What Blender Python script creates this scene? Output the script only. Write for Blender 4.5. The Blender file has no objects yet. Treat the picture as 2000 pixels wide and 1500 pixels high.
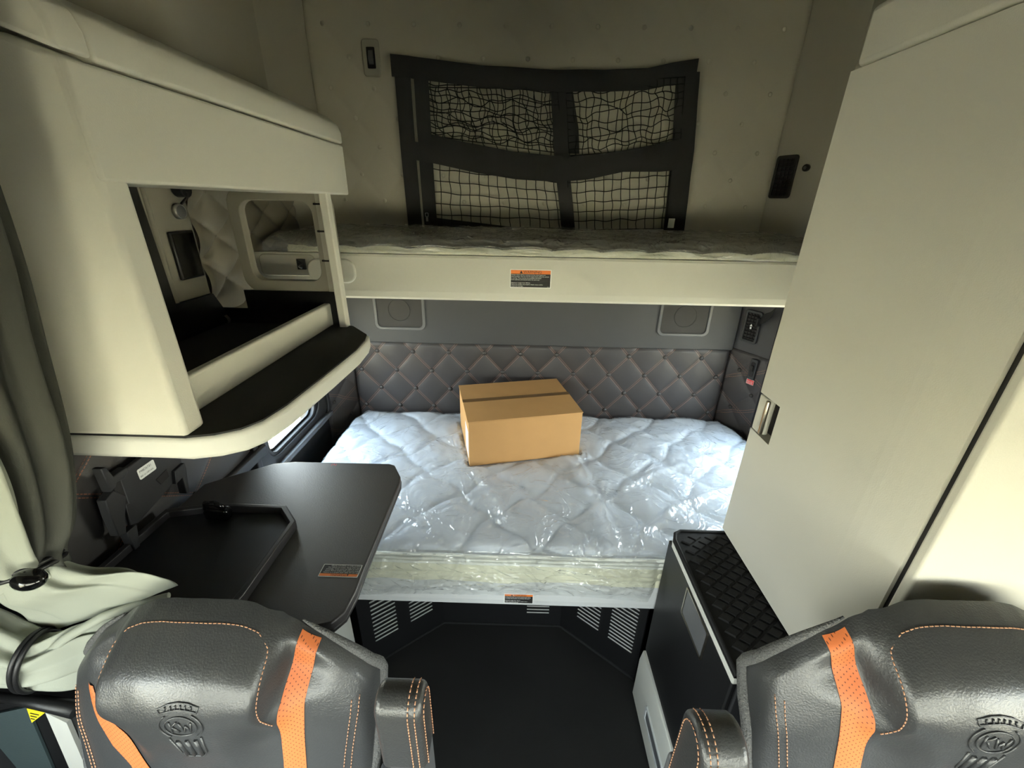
import bpy, math, random
from mathutils import Vector, Matrix, noise
C = bpy.context.scene.collection
SC = bpy.context.scene
random.seed(7)
sin, cos, pi, sqrt = math.sin, math.cos, math.pi, math.sqrt

# ------------------------------------------------------------------ camera
CF, CPITCH, CYAW, CROLL = 809.9, 0.40982, -0.01452, 0.01867
CAM = Vector((0, 0, 1.8))
_cp, _sp, _cy, _sy = cos(CPITCH), sin(CPITCH), cos(CYAW), sin(CYAW)
_F = Vector((_sy*_cp, _cy*_cp, -_sp)); _R = Vector((_cy, -_sy, 0)); _U = _R.cross(_F)
CR = cos(CROLL)*_R + sin(CROLL)*_U; CU = cos(CROLL)*_U - sin(CROLL)*_R
def P(x, y, ax, val):
    """the place on the plane ax = val that the photo shows at (x, y)"""
    d = CR*((x-1000)/CF) + CU*((750-y)/CF) + _F
    i = 'xyz'.index(ax); t = (val-CAM[i])/d[i]
    return CAM + d*t
def PL(x, y, pt, n):
    d = CR*((x-1000)/CF) + CU*((750-y)/CF) + _F
    t = (Vector(pt)-CAM).dot(Vector(n))/d.dot(Vector(n))
    return CAM + d*t
cd = bpy.data.cameras.new('camera'); cam = bpy.data.objects.new('camera', cd); C.objects.link(cam)
cam.matrix_world = Matrix((( CR.x, CU.x, -_F.x, CAM.x), (CR.y, CU.y, -_F.y, CAM.y), (CR.z, CU.z, -_F.z, CAM.z), (0, 0, 0, 1)))
cd.sensor_fit = 'HORIZONTAL'; cd.sensor_width = 36; cd.lens = 36*CF/2000; cd.clip_start = 0.02
SC.camera = cam

# ------------------------------------------------------------------ materials
def lin(c):
    c = c/255.0
    return c/12.92 if c <= .04045 else ((c+.055)/1.055)**2.4
def rgb(*c): return (lin(c[0]), lin(c[1]), lin(c[2]), 1)
class N:
    """small node-tree writer"""
    def __init__(s, mt): s.t = mt.node_tree; s.n = s.t.nodes; s.l = s.t.links
    def add(s, ty, **kw):
        o = s.n.new(ty)
        for k, v in kw.items(): setattr(o, k, v)
        return o
    def m(s, op, a, b=None, c=None):
        o = s.n.new('ShaderNodeMath'); o.operation = op
        for i, v in enumerate((a, b, c)):
            if v is None: continue
            if isinstance(v, (int, float)): o.inputs[i].default_value = v
            else: s.l.new(v, o.inputs[i])
        return o.outputs[0]
    def mix(s, f, a, b):
        o = s.n.new('ShaderNodeMix'); o.data_type = 'RGBA'
        for sock, v in ((o.inputs[0], f), (o.inputs[6], a), (o.inputs[7], b)):
            if isinstance(v, (int, float)): sock.default_value = v
            elif isinstance(v, tuple): sock.default_value = v
            else: s.l.new(v, sock)
        return o.outputs[2]
def mat(name, col, rough=.6, metal=0, bump=0, bscale=200, spec=.5, var=0, vscale=8, coat=0, bdist=.001, detail=2):
    mt = bpy.data.materials.new(name); mt.use_nodes = True
    nt = N(mt); b = nt.n['Principled BSDF']
    b.inputs['Base Color'].default_value = col; b.inputs['Roughness'].default_value = rough
    b.inputs['Metallic'].default_value = metal; b.inputs['Specular IOR Level'].default_value = spec
    if coat: b.inputs['Coat Weight'].default_value = coat; b.inputs['Coat Roughness'].default_value = .15
    tc = nt.add('ShaderNodeTexCoord')
    if bump:
        no = nt.add('ShaderNodeTexNoise'); no.inputs['Scale'].default_value = bscale; no.inputs['Detail'].default_value = detail
        nt.l.new(tc.outputs['Object'], no.inputs['Vector'])
        bp = nt.add('ShaderNodeBump'); bp.inputs['Strength'].default_value = bump; bp.inputs['Distance'].default_value = bdist
        nt.l.new(no.outputs[0], bp.inputs['Height']); nt.l.new(bp.outputs[0], b.inputs['Normal'])
    if var:
        no = nt.add('ShaderNodeTexNoise'); no.inputs['Scale'].default_value = vscale; no.inputs['Detail'].default_value = 4
        nt.l.new(tc.outputs['Object'], no.inputs['Vector'])
        d = tuple(x*(1-var) for x in col[:3])+(1,); u = tuple(min(1, x*(1+var)) for x in col[:3])+(1,)
        nt.l.new(nt.mix(no.outputs[0], d, u), b.inputs['Base Color'])
    return mt
def tuft_mat(name, col, stitch, axis, u0, v0, dx, dz, rough=.5, off=.0042, wid=.0009, show=1.0):
    """vinyl with a double row of stitches along the diamond seams (object coordinates = metres)"""
    mt = mat(name, col, rough, bump=.25, bscale=350)
    nt = N(mt); b = nt.n['Principled BSDF']
    tc = [n for n in nt.n if n.type == 'TEX_COORD'][0]
    sp = nt.add('ShaderNodeSeparateXYZ'); nt.l.new(tc.outputs['Object'], sp.inputs[0])
    U = nt.m('DIVIDE', nt.m('SUBTRACT', sp.outputs['XYZ'.index(axis)], u0), dx)
    V = nt.m('DIVIDE', nt.m('SUBTRACT', sp.outputs[2], v0), 2*dz)
    g = sqrt(1/dx**2 + 1/(4*dz*dz)); tot = None
    for s in (1, -1):
        a = nt.m('ADD', U, nt.m('MULTIPLY', V, s)); o = nt.m('ADD', U, nt.m('MULTIPLY', V, -s))
        d = nt.m('DIVIDE', nt.m('ABSOLUTE', nt.m('SUBTRACT', nt.m('FRACT', nt.m('ADD', a, 100.5)), .5)), g)
        line = nt.m('LESS_THAN', nt.m('ABSOLUTE', nt.m('SUBTRACT', d, off)), wid)
        dash = nt.m('GREATER_THAN', nt.m('FRACT', nt.m('ADD', nt.m('MULTIPLY', o, 22.0), 500)), .28)
        line = nt.m('MULTIPLY', line, dash)
        tot = line if tot is None else nt.m('MAXIMUM', tot, line)
    nt.l.new(nt.mix(nt.m('MULTIPLY', tot, show), col, stitch), b.inputs['Base Color'])
    return mt
def film_mat(name, tint, base=.05, rough=.12, milk=.10, gain=.6):
    mt = bpy.data.materials.new(name); mt.use_nodes = True
    nt = N(mt); nt.n.remove(nt.n['Principled BSDF']); out = nt.n['Material Output']
    tr = nt.add('ShaderNodeBsdfTransparent'); tr.inputs[0].default_value = (.97, .98, .97, 1)
    gl = nt.add('ShaderNodeBsdfGlossy'); gl.inputs['Roughness'].default_value = rough
    df = nt.add('ShaderNodeBsdfDiffuse'); df.inputs[0].default_value = tint
    lw = nt.add('ShaderNodeFresnel'); lw.inputs[0].default_value = 1.5
    tc = nt.add('ShaderNodeTexCoord'); no = nt.add('ShaderNodeTexNoise'); no.inputs['Scale'].default_value = 8; no.inputs['Detail'].default_value = 3
    no.inputs['Distortion'].default_value = 1.2
    nt.l.new(tc.outputs['Object'], no.inputs['Vector'])
    bp = nt.add('ShaderNodeBump'); bp.inputs['Strength'].default_value = .7; bp.inputs['Distance'].default_value = .009
    rg = nt.m('POWER', nt.m('SUBTRACT', 1.0, nt.m('MULTIPLY', nt.m('ABSOLUTE', nt.m('SUBTRACT', no.outputs[0], .5)), 3.0)), 6.0)
    nt.l.new(rg, bp.inputs['Height'])
    for x in (gl, df, lw): nt.l.new(bp.outputs[0], x.inputs['Normal'])
    m1 = nt.add('ShaderNodeMixShader'); m1.inputs[0].default_value = milk
    nt.l.new(tr.outputs[0], m1.inputs[1]); nt.l.new(df.outputs[0], m1.inputs[2])
    m2 = nt.add('ShaderNodeMixShader'); nt.l.new(nt.m('ADD', nt.m('MULTIPLY', lw.outputs[0], gain), base), m2.inputs[0])
    nt.l.new(m1.outputs[0], m2.inputs[1]); nt.l.new(gl.outputs[0], m2.inputs[2]); nt.l.new(m2.outputs[0], out.inputs[0])
    return mt
def glass_mat(name):
    mt = bpy.data.materials.new(name); mt.use_nodes = True
    nt = N(mt); nt.n.remove(nt.n['Principled BSDF']); out = nt.n['Material Output']
    tr = nt.add('ShaderNodeBsdfTransparent'); tr.inputs[0].default_value = (.62, .64, .62, 1)
    gl = nt.add('ShaderNodeBsdfGlossy'); gl.inputs['Roughness'].default_value = .02
    m2 = nt.add('ShaderNodeMixShader'); m2.inputs[0].default_value = .05
    nt.l.new(tr.outputs[0], m2.inputs[1]); nt.l.new(gl.outputs[0], m2.inputs[2]); nt.l.new(m2.outputs[0], out.inputs[0])
    return mt

M = {}
M['panel']   = mat('grey_beige_plastic', rgb(204,202,191), .55, bump=.25, bscale=420, spec=.35)
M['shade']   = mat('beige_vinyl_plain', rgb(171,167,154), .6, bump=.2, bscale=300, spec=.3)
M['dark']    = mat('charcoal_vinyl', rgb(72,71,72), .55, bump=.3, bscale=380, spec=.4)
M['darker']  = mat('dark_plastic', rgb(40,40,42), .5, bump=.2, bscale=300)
M['black']   = mat('black_plastic', rgb(22,22,23), .42, bump=.15, bscale=300)
M['gloss']   = mat('glossy_black_screen', rgb(10,10,11), .12)
M['mat']     = mat('black_rubber_mat', rgb(18,17,18), .8, bump=.3, bscale=500)
M['table']   = mat('dark_grey_laminate', rgb(54,51,52), .43, spec=.8, bump=.22, bscale=260, bdist=.0015)
M['edge']    = mat('dark_edge_band', rgb(46,44,45), .4)
M['floor']   = mat('black_rubber_floor', rgb(30,29,28), .75, bump=.35, bscale=240, var=.35, vscale=5)
M['greybezel'] = mat('grey_speaker_bezel', rgb(80,81,83), .45)
M['greyvent']= mat('charcoal_grey_band', rgb(52,53,54), .6, bump=.3, bscale=420)
M['bezel']   = mat('mid_grey_plastic', rgb(92,93,95), .45, bump=.1)
M['speaker'] = mat('speaker_cloth', rgb(50,49,48), .8, bump=.5, bscale=900)
M['silver']  = mat('satin_silver', rgb(190,190,188), .3, metal=.9)
M['slat']    = mat('pale_grey_vent_slat', rgb(226,226,224), .35, metal=.2)
M['chrome']  = mat('brushed_nickel', rgb(188,182,168), .28, metal=1)
M['trim']    = mat('pale_grey_trim', rgb(205,205,198), .5)
M['lip']     = mat('pale_grey_bunk_panel', rgb(205,207,207), .45, bump=.08)
M['leather'] = mat('black_leather', rgb(58,59,60), .36, bump=.45, bscale=330, spec=.8, bdist=.0014, detail=4)
M['felt']    = mat('grey_felt_carpet', rgb(98,98,97), .95, bump=1, bscale=260, bdist=.004, spec=.1, var=.4, vscale=300)
M['thread']  = mat('tan_orange_thread', rgb(204,152,118), .7)
M['webbing'] = mat('black_nylon_webbing', rgb(42,42,43), .75, bump=.5, bscale=300)
M['cord']    = mat('black_net_cord', rgb(14,14,14), .85)
M['cardboard'] = mat('brown_cardboard', rgb(196,152,100), .85, bump=.15, bscale=160, var=.06, vscale=14, spec=.2)
M['cardtop'] = M['cardboard']
M['tape']    = mat('brown_packing_tape', rgb(120,92,58), .3)
M['white']   = mat('white_paper', rgb(235,235,230), .7)
M['ink']     = mat('black_print', rgb(22,20,20), .6)
M['orange_print'] = mat('orange_print', rgb(240,128,48), .6)
M['red_print'] = mat('red_print', rgb(222,60,62), .6)
M['yellow_print'] = mat('yellow_print', rgb(236,214,36), .6)
M['curtain'] = mat('pale_grey_curtain_cloth', rgb(154,158,146), .75, bump=.25, bscale=600, spec=.25)
M['lining']  = mat('shaded_curtain_lining', rgb(66,67,62), .85, bump=.3, bscale=500, spec=.15)  # dark lining cloth, with the curtain's shade put into its colour
M['teal']    = mat('dark_teal_door_panel', rgb(54,68,70), .7, bump=.5, bscale=200)
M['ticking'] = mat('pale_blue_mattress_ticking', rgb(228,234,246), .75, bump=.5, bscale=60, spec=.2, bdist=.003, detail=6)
M['border']  = mat('cream_mattress_border', rgb(228,227,200), .75, bump=.3, bscale=90, spec=.2)
M['piping']  = mat('pale_mattress_piping', rgb(238,240,232), .7)
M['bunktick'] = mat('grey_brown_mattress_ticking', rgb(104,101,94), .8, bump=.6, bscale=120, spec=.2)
M['niche']   = mat('shaded_beige_niche_plastic', rgb(140,136,124), .6, bump=.2, bscale=300, spec=.3)  # beige plastic darkened: the recess's shade is put into the colour
M['qniche']  = mat('shaded_beige_tufted_vinyl', rgb(128,123,110), .5, bump=.25, bscale=320, spec=.35)  # same for the tufted vinyl, beige darkened by painted shade
M['film']    = film_mat('clear_plastic_film', (.95,.96,.97,1), .03, .04, .18, .55)
M['filmedge']= film_mat('bunched_plastic_film', (.95,.95,.92,1), .05, .07, .26)
M['glass']   = glass_mat('window_glass')
M['qback']   = tuft_mat('charcoal_tufted_vinyl', rgb(50,47,47), rgb(134,98,80), 'X', -.752, 1.07, .191, .106)
M['qleft']   = tuft_mat('charcoal_tufted_side_vinyl', rgb(62,59,58), rgb(150,96,70), 'Y', 1.013, .966, .30, .115)
M['qcorner'] = tuft_mat('charcoal_tufted_corner_vinyl', rgb(64,60,59), rgb(130,97,80), 'X', 1.17, 1.03, .191, .106)
M['qbutton'] = mat('charcoal_vinyl_button', rgb(54,51,50), .5)
M['qupper']  = mat('beige_tufted_vinyl', rgb(200,195,180), .55, bump=.25, bscale=320, spec=.35)
M['gravel']  = None

def dots_mat(name, col, dark):
    mt = mat(name, col, .6, bump=.2, bscale=500)
    nt = N(mt); b = nt.n['Principled BSDF']; tc = [n for n in nt.n if n.type == 'TEX_COORD'][0]
    sp = nt.add('ShaderNodeSeparateXYZ'); nt.l.new(tc.outputs['Object'], sp.inputs[0])
    k = 1/.0088
    a = nt.m('MULTIPLY', nt.m('ADD', sp.outputs[0], sp.outputs[2]), k); c = nt.m('MULTIPLY', nt.m('SUBTRACT', sp.outputs[0], sp.outputs[2]), k)
    fa = nt.m('SUBTRACT', nt.m('FRACT', nt.m('ADD', a, 900)), .5); fc = nt.m('SUBTRACT', nt.m('FRACT', nt.m('ADD', c, 900)), .5)
    r = nt.m('SQRT', nt.m('ADD', nt.m('MULTIPLY', fa, fa), nt.m('MULTIPLY', fc, fc)))
    nt.l.new(nt.mix(nt.m('LESS_THAN', r, .15), col, dark), b.inputs['Base Color'])
    return mt
M['stripe'] = dots_mat('orange_perforated_leather', rgb(206,112,58), rgb(110,54,26))
def gravel_mat():
    mt = mat('pale_gravel', rgb(205,190,160), .95)
    nt = N(mt); b = nt.n['Principled BSDF']; tc = [n for n in nt.n if n.type == 'TEX_COORD'][0]
    vo = nt.add('ShaderNodeTexVoronoi'); vo.inputs['Scale'].default_value = 16; nt.l.new(tc.outputs['Object'], vo.inputs['Vector'])
    no = nt.add('ShaderNodeTexNoise'); no.inputs['Scale'].default_value = 6; no.inputs['Detail'].default_value = 8; nt.l.new(tc.outputs['Object'], no.inputs['Vector'])
    cr = nt.add('ShaderNodeValToRGB'); cr.color_ramp.elements[0].position = .35; cr.color_ramp.elements[0].color = rgb(120,100,70)
    cr.color_ramp.elements[1].position = .6; cr.color_ramp.elements[1].color = rgb(190,174,142)
    nt.l.new(nt.m('MULTIPLY', nt.m('ADD', no.outputs[0], vo.outputs[0]), .6), cr.inputs[0]); nt.l.new(cr.outputs[0], b.inputs['Base Color'])
    return mt
M['gravel'] = gravel_mat()

# ------------------------------------------------------------------ objects
def root(name, label, cat, loc=(0, 0, 0), group=None, kind=None):
    o = bpy.data.objects.new(name, None); C.objects.link(o); o.location = loc; o.empty_display_size = .05
    if kind: o['kind'] = kind
    if label: o['label'] = label
    if cat: o['category'] = cat
    if group: o['group'] = group
    return o
def tag(o, label, cat, group=None):
    o['label'] = label; o['category'] = cat
    if group: o['group'] = group
    return o
def origin(o):
    v = Vector(o.location)
    while o.parent: o = o.parent; v = v + Vector(o.location)
    return v
class MB:
    def __init__(s): s.v = []; s.f = []; s.mi = []; s.sm = []
    def face(s, idx, m=0, smooth=False): s.f.append(tuple(idx)); s.mi.append(m); s.sm.append(smooth)
    def box(s, a, b, m=0):
        x0, y0, z0 = [min(a[i], b[i]) for i in range(3)]; x1, y1, z1 = [max(a[i], b[i]) for i in range(3)]
        return s.hexa([(x0,y0,z0),(x1,y0,z0),(x1,y1,z0),(x0,y1,z0),(x0,y0,z1),(x1,y0,z1),(x1,y1,z1),(x0,y1,z1)], m)
    def hexa(s, p, m=0):
        k = len(s.v); s.v += [tuple(q) for q in p]
        for f in ((0,3,2,1),(4,5,6,7),(0,1,5,4),(1,2,6,5),(2,3,7,6),(3,0,4,7)): s.face([k+i for i in f], m)
        return s
    def prism(s, poly, off, m=0, mside=None):
        """closed polygon (3D points) swept by the vector off"""
        k = len(s.v); n = len(poly); off = Vector(off)
        s.v += [tuple(q) for q in poly] + [tuple(Vector(q)+off) for q in poly]
        s.face(range(k+n-1, k-1, -1), m); s.face(range(k+n, k+2*n), m)
        for i in range(n): s.face((k+i, k+(i+1) % n, k+n+(i+1) % n, k+n+i), m if mside is None else mside)
        return s
    def ring(s, outer, inner, off, m=0):
        """frame between two polygons of equal count swept by off"""
        k = len(s.v); n = len(outer); off = Vector(off)
        for L in (outer, inner): s.v += [tuple(q) for q in L]
        for L in (outer, inner): s.v += [tuple(Vector(q)+off) for q in L]
        for i in range(n):
            j = (i+1) % n
            s.face((k+i, k+n+i, k+n+j, k+j), m); s.face((k+2*n+i, k+2*n+j, k+3*n+j, k+3*n+i), m)
            s.face((k+i, k+j, k+2*n+j, k+2*n+i), m); s.face((k+n+i, k+3*n+i, k+3*n+j, k+n+j), m)
        return s
    def grid(s, fn, nu, nv, m=0, mfn=None, smooth=True, closeu=False):
        k = len(s.v)
        for j in range(nv+1):
            for i in range(nu+(0 if closeu else 1)): s.v.append(tuple(fn(i/nu, j/nv)))
        w = nu if closeu else nu+1
        for j in range(nv):
            for i in range(nu):
                i2 = (i+1) % w
                s.face((k+j*w+i, k+j*w+i2, k+(j+1)*w+i2, k+(j+1)*w+i), mfn(i/nu, j/nv) if mfn else m, smooth)
        return s
    def tube(s, pts, r, n=8, m=0, caps=True, closed=False):
        pts = [Vector(p) for p in pts]; k0 = len(s.v); N_ = len(pts); up = None
        rr = r if isinstance(r, (list, tuple)) else [r]*N_
        for i, p in enumerate(pts):
            if closed: t = pts[(i+1) % N_]-pts[i-1]
            else: t = pts[min(i+1, N_-1)]-pts[max(i-1, 0)]
            if t.length < 1e-9: t = Vector((0, 0, 1))
            t.normalize()
            if up is None: up = Vector((0, 0, 1)) if abs(t.z) < .9 else Vector((1, 0, 0))
            a = t.cross(up)
            if a.length < 1e-6: a = t.orthogonal()
            a.normalize(); b = a.cross(t).normalized(); up = b
            for q in range(n):
                an = 2*pi*q/n; s.v.append(tuple(p + (a*cos(an)+b*sin(an))*rr[i]))
        for i in range(N_ if closed else N_-1):
            i2 = (i+1) % N_
            for q in range(n):
                q2 = (q+1) % n; s.face((k0+i*n+q, k0+i*n+q2, k0+i2*n+q2, k0+i2*n+q), m, True)
        if caps and not closed:
            s.face(range(k0+n-1, k0-1, -1), m); s.face(range(k0+(N_-1)*n, k0+N_*n), m)
        return s
    def ball(s, c, r, nu=12, nv=8, m=0):
        c = Vector(c); r = r if isinstance(r, (tuple, list)) else (r, r, r)
        return s.grid(lambda u, v: (c.x+r[0]*cos(2*pi*u)*sin(pi*max(.02, min(.98, v))), c.y+r[1]*sin(2*pi*u)*sin(pi*max(.02, min(.98, v))), c.z-r[2]*cos(pi*v)), nu, nv, m, closeu=True)
    def cyl(s, c, ax, r, h, n=20, m=0):
        c = Vector(c); a = Vector(ax).normalized(); return s.tube([c, c+a*h], r, n, m)
    def ribbon(s, pts, side, m=0, thick=.002, off=(0, -1, 0)):
        """band through pts whose half width vector is side (one vector or one per point)"""
        k = len(s.v); n = len(pts); o = Vector(off).normalized()*thick
        for i, p in enumerate(pts):
            d = Vector(side[i] if isinstance(side, list) else side); p = Vector(p)
            s.v += [tuple(p-d), tuple(p+d), tuple(p+d+o), tuple(p-d+o)]
        for i in range(n-1):
            a, b = k+4*i, k+4*i+4
            for q in range(4): s.face((a+q, a+(q+1) % 4, b+(q+1) % 4, b+q), m, False)
        s.face((k, k+1, k+2, k+3), m); e = k+4*(n-1); s.face((e+3, e+2, e+1, e), m)
        return s
    def text(s, txt, size, pos, ex, ey, m=0, align='LEFT', ext=.0003):
        cu = bpy.data.curves.new('t', 'FONT'); cu.body = txt; cu.size = size; cu.align_x = align; cu.extrude = 0
        ob = bpy.data.objects.new('t', cu); C.objects.link(ob)
        me = bpy.data.meshes.new_from_object(ob)
        pos, ex, ey = Vector(pos), Vector(ex), Vector(ey); k = len(s.v)
        for v in me.vertices: s.v.append(tuple(pos+ex*v.co.x+ey*v.co.y))
        for p in me.polygons: s.face([k+i for i in p.vertices], m)
        bpy.data.objects.remove(ob); bpy.data.meshes.remove(me); bpy.data.curves.remove(cu)
        return s
    def build(s, name, mats, parent=None, bevel=0, seg=2, smooth=None, sub=0, kind=None, recalc=True, label=None):
        me = bpy.data.meshes.new(name)
        if parent is not None:
            o0 = origin(parent); vs = [tuple(Vector(q)-o0) for q in s.v]
        else: vs = s.v
        me.from_pydata(vs, [], s.f); me.validate(clean_customdata=False)
        mats = mats if isinstance(mats, (list, tuple)) else [mats]
        for x in mats: me.materials.append(x)
        if len(me.polygons) == len(s.mi):
            for p, a, b in zip(me.polygons, s.mi, s.sm): p.material_index = a; p.use_smooth = b if smooth is None else smooth
        if recalc:
            import bmesh
            bm = bmesh.new(); bm.from_mesh(me); bmesh.ops.recalc_face_normals(bm, faces=bm.faces); bm.to_mesh(me); bm.free()
        o = bpy.data.objects.new(name, me); C.objects.link(o)
        if parent is not None: o.parent = parent
        if bevel:
            b = o.modifiers.new('bevel', 'BEVEL'); b.width = bevel; b.segments = seg; b.limit_method = 'ANGLE'; b.angle_limit = .6
            b.harden_normals = False
            for p in me.polygons: p.use_smooth = True
            me.set_sharp_from_angle(angle=.9) if hasattr(me, 'set_sharp_from_angle') else None
        if sub:
            b = o.modifiers.new('sub', 'SUBSURF'); b.levels = sub; b.render_levels = sub
        if kind: o['kind'] = kind
        if label: o['label'] = label
        return o
def rrect(c, ex, ey, hw, hh, r, n=6):
    """rounded rectangle outline about c in the plane of unit vectors ex, ey"""
    c, ex, ey = Vector(c), Vector(ex), Vector(ey); out = []
    for sx, sy, a0 in ((1, 1, 0), (-1, 1, 90), (-1, -1, 180), (1, -1, 270)):
        for i in range(n+1):
            a = math.radians(a0+90*i/n)
            out.append(c+ex*(sx*(hw-r)+r*cos(a))+ey*(sy*(hh-r)+r*sin(a)))
    return out
def lerp(a, b, t): return a+(b-a)*t
def sstep(a, b, x):
    t = max(0, min(1, (x-a)/(b-a))); return t*t*(3-2*t)
def interp(tab, x):
    if x <= tab[0][0]: return tab[0][1]
    for (x0, y0), (x1, y1) in zip(tab, tab[1:]):
        if x <= x1: return y0+(y1-y0)*(x-x0)/(x1-x0)
    return tab[-1][1]
X, Y, Z = Vector((1, 0, 0)), Vector((0, 1, 0)), Vector((0, 0, 1))
# ------------------------------------------------------------------ the setting
def wall_cells(mb, ax, a, b, us, vs, hole, mfn):
    """slab between a and b along ax ('x' or 'y'), cut into cells, with openings left out"""
    for u0, u1 in zip(us, us[1:]):
        for v0, v1 in zip(vs, vs[1:]):
            um, vm = (u0+u1)/2, (v0+v1)/2
            if hole(um, vm): continue
            if ax == 'x': mb.box((a, u0, v0), (b, u1, v1), mfn(um, vm))
            else: mb.box((u0, a, v0), (u1, b, v1), mfn(um, vm))
mb = MB(); mb.box((-1.26, -1.96, -.06), (1.48, 2.17, 0)); mb.build('floor', M['floor'], kind='structure')
mb = MB(); mb.box((-1.26, -1.96, 2.75), (1.48, 2.17, 2.81)); mb.box((-1.2, -1.9, 1.45), (1.42, -.42, 2.75)); mb.box((-1.2, -.42, 1.88), (1.42, -.06, 2.75)); mb.build('ceiling_and_shade_header', M['shade'], kind='structure')  # roof slab plus unseen header boxes, set low to shade the upper cab
wb = MB(); wb.box((-1.26, 2.11, 0), (1.48, 2.17, 2.75)); wall_back = wb.build('wall_back', M['dark'], kind='structure')
W1 = (1.40, 1.80, .835, 1.36); W2 = (1.26, 1.76, .82, 1.36)      # side windows of the lower bunk
WD = (-1.45, -.10, .90, 1.43)                                      # door windows
mb = MB()
wall_cells(mb, 'x', -1.06, -1.0, [.6, W1[0]-.07, W1[1]+.07, 2.11], [0, W1[2]-.05, W1[3]+.03, 1.45, 2.75], lambda u, v: W1[0]-.07 < u < W1[1]+.07 and W1[2]-.05 < v < W1[3]+.03, lambda u, v: 0 if v < 1.45 else 1)
wall_cells(mb, 'x', -1.26, -1.2, [-1.96, WD[0], WD[1], .64], [0, WD[2], WD[3], 2.75], lambda u, v: WD[0] < u < WD[1] and WD[2] < v < WD[3], lambda u, v: 0 if v < 1.43 else 1)
mb.box((-1.26, .60, 0), (-1.0, .64, 1.40), 0); mb.box((-1.26, .60, 1.40), (-1.0, .64, 2.75), 1)
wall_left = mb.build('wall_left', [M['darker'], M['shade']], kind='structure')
mb = MB()
wall_cells(mb, 'x', 1.22, 1.28, [.6, W2[0], W2[1], 2.11], [0, W2[2], W2[3], 1.45, 2.75], lambda u, v: W2[0] < u < W2[1] and W2[2] < v < W2[3], lambda u, v: 0 if v < 1.45 else 1)
wall_cells(mb, 'x', 1.42, 1.48, [-1.96, WD[0], WD[1], .64], [0, WD[2], WD[3], 2.75], lambda u, v: WD[0] < u < WD[1] and WD[2] < v < WD[3], lambda u, v: 0 if v < 1.43 else 1)
mb.box((1.22, .60, 0), (1.48, .64, 1.40), 0); mb.box((1.22, .60, 1.40), (1.48, .64, 2.75), 1)
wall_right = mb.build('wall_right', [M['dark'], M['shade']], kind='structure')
WS = (-1.10, 1.32, .84, 1.43)  # unseen windscreen opening, placed low so the upper cab stays darker
mb = MB()
wall_cells(mb, 'y', -1.96, -1.9, [-1.26, WS[0], WS[1], 1.48], [0, WS[2], WS[3], 2.75], lambda u, v: WS[0] < u < WS[1] and WS[2] < v < WS[3], lambda u, v: 0)
mb.build('wall_front', M['darker'], kind='structure')
mb = MB(); mb.box((-60, -60, -1.3), (60, 60, -1.2)); mb.build('ground', M['gravel'], kind='structure')

# --- back wall upholstery: children of the wall
def tufted(name, mats, parent, orig, eu, nrm, u0, u1, z0, z1, bu, bz, dx, dz, amp, bref, bulge=.0, step=.007, button=True, br=.011, back=.03):
    """padded panel with diamond seams; position = orig + eu*u + Z*z + nrm*height ; bu, bz = one button"""
    orig, eu, nrm = Vector(orig), Vector(eu), Vector(nrm)
    def h(u, z):
        a = (u-bu)/dx+(z-bz)/(2*dz); b = (u-bu)/dx-(z-bz)/(2*dz)
        t = abs(sin(pi*a)*sin(pi*b))**.42
        e = min(u-u0, u1-u, z-z0, z1-z)
        return amp*t + bulge*sstep(0, .05, e) - .006*(1-sstep(0, .012, e))
    mb = MB(); nu = max(8, int((u1-u0)/step)); nv = max(8, int((z1-z0)/step))
    def fn(s, t):
        u, z = lerp(u0, u1, s), lerp(z0, z1, t)
        return orig+eu*u+Z*z+nrm*h(u, z)
    mb.grid(fn, nu, nv)
    # rim back to the wall
    c = [orig+eu*u+Z*z for u, z in ((u0, z0), (u1, z0), (u1, z1), (u0, z1))]
    k = len(mb.v); mb.v += [tuple(p) for p in c]+[tuple(p-nrm*back) for p in c]
    for i in range(4): mb.face((k+i, k+(i+1) % 4, k+4+(i+1) % 4, k+4+i))
    if button:
        j0 = int((z0-bz)/dz)-2
        for j in range(j0, j0+int((z1-z0)/dz)+5):
            z = bz+j*dz
            for i in range(-40, 41):
                u = bu+i*dx+(dx/2 if j % 2 else 0)
                if u0+.012 < u < u1-.012 and z0+.012 < z < z1-.012:
                    c = orig+eu*u+Z*z+nrm*(h(u, z)+.002); R3 = Matrix((eu, Z, nrm)).transposed()
                    k = len(mb.v); mb.ball((0, 0, 0), (br, br, br*.55), 10, 6, m=1 if len(mats) > 1 else 0)
                    for q in range(k, len(mb.v)): mb.v[q] = tuple(c+R3 @ Vector(mb.v[q]))
    return mb.build(name, mats, parent, recalc=False)
tufted('tufted_panel', [M['qback'], M['qbutton']], wall_back, (0, 2.083, 0), X, -Y, -.885, 1.105, .62, 1.117, -.752, 1.07, .191, .106, .009, 0, br=.0125)
tufted('upholstery_panel', [M['qupper']], wall_back, (0, 2.098, 0), X, -Y, -.895, 1.115, 1.56, 2.75, -.453, 2.455, .185, .1085, .0055, 0, step=.009, br=.009, back=.02)
mb = MB(); mb.box((-.89, 2.062, 1.122), (1.11, 2.11, 1.50)); mb.build('smooth_band', M['greyvent'], wall_back, bevel=.006)
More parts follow.
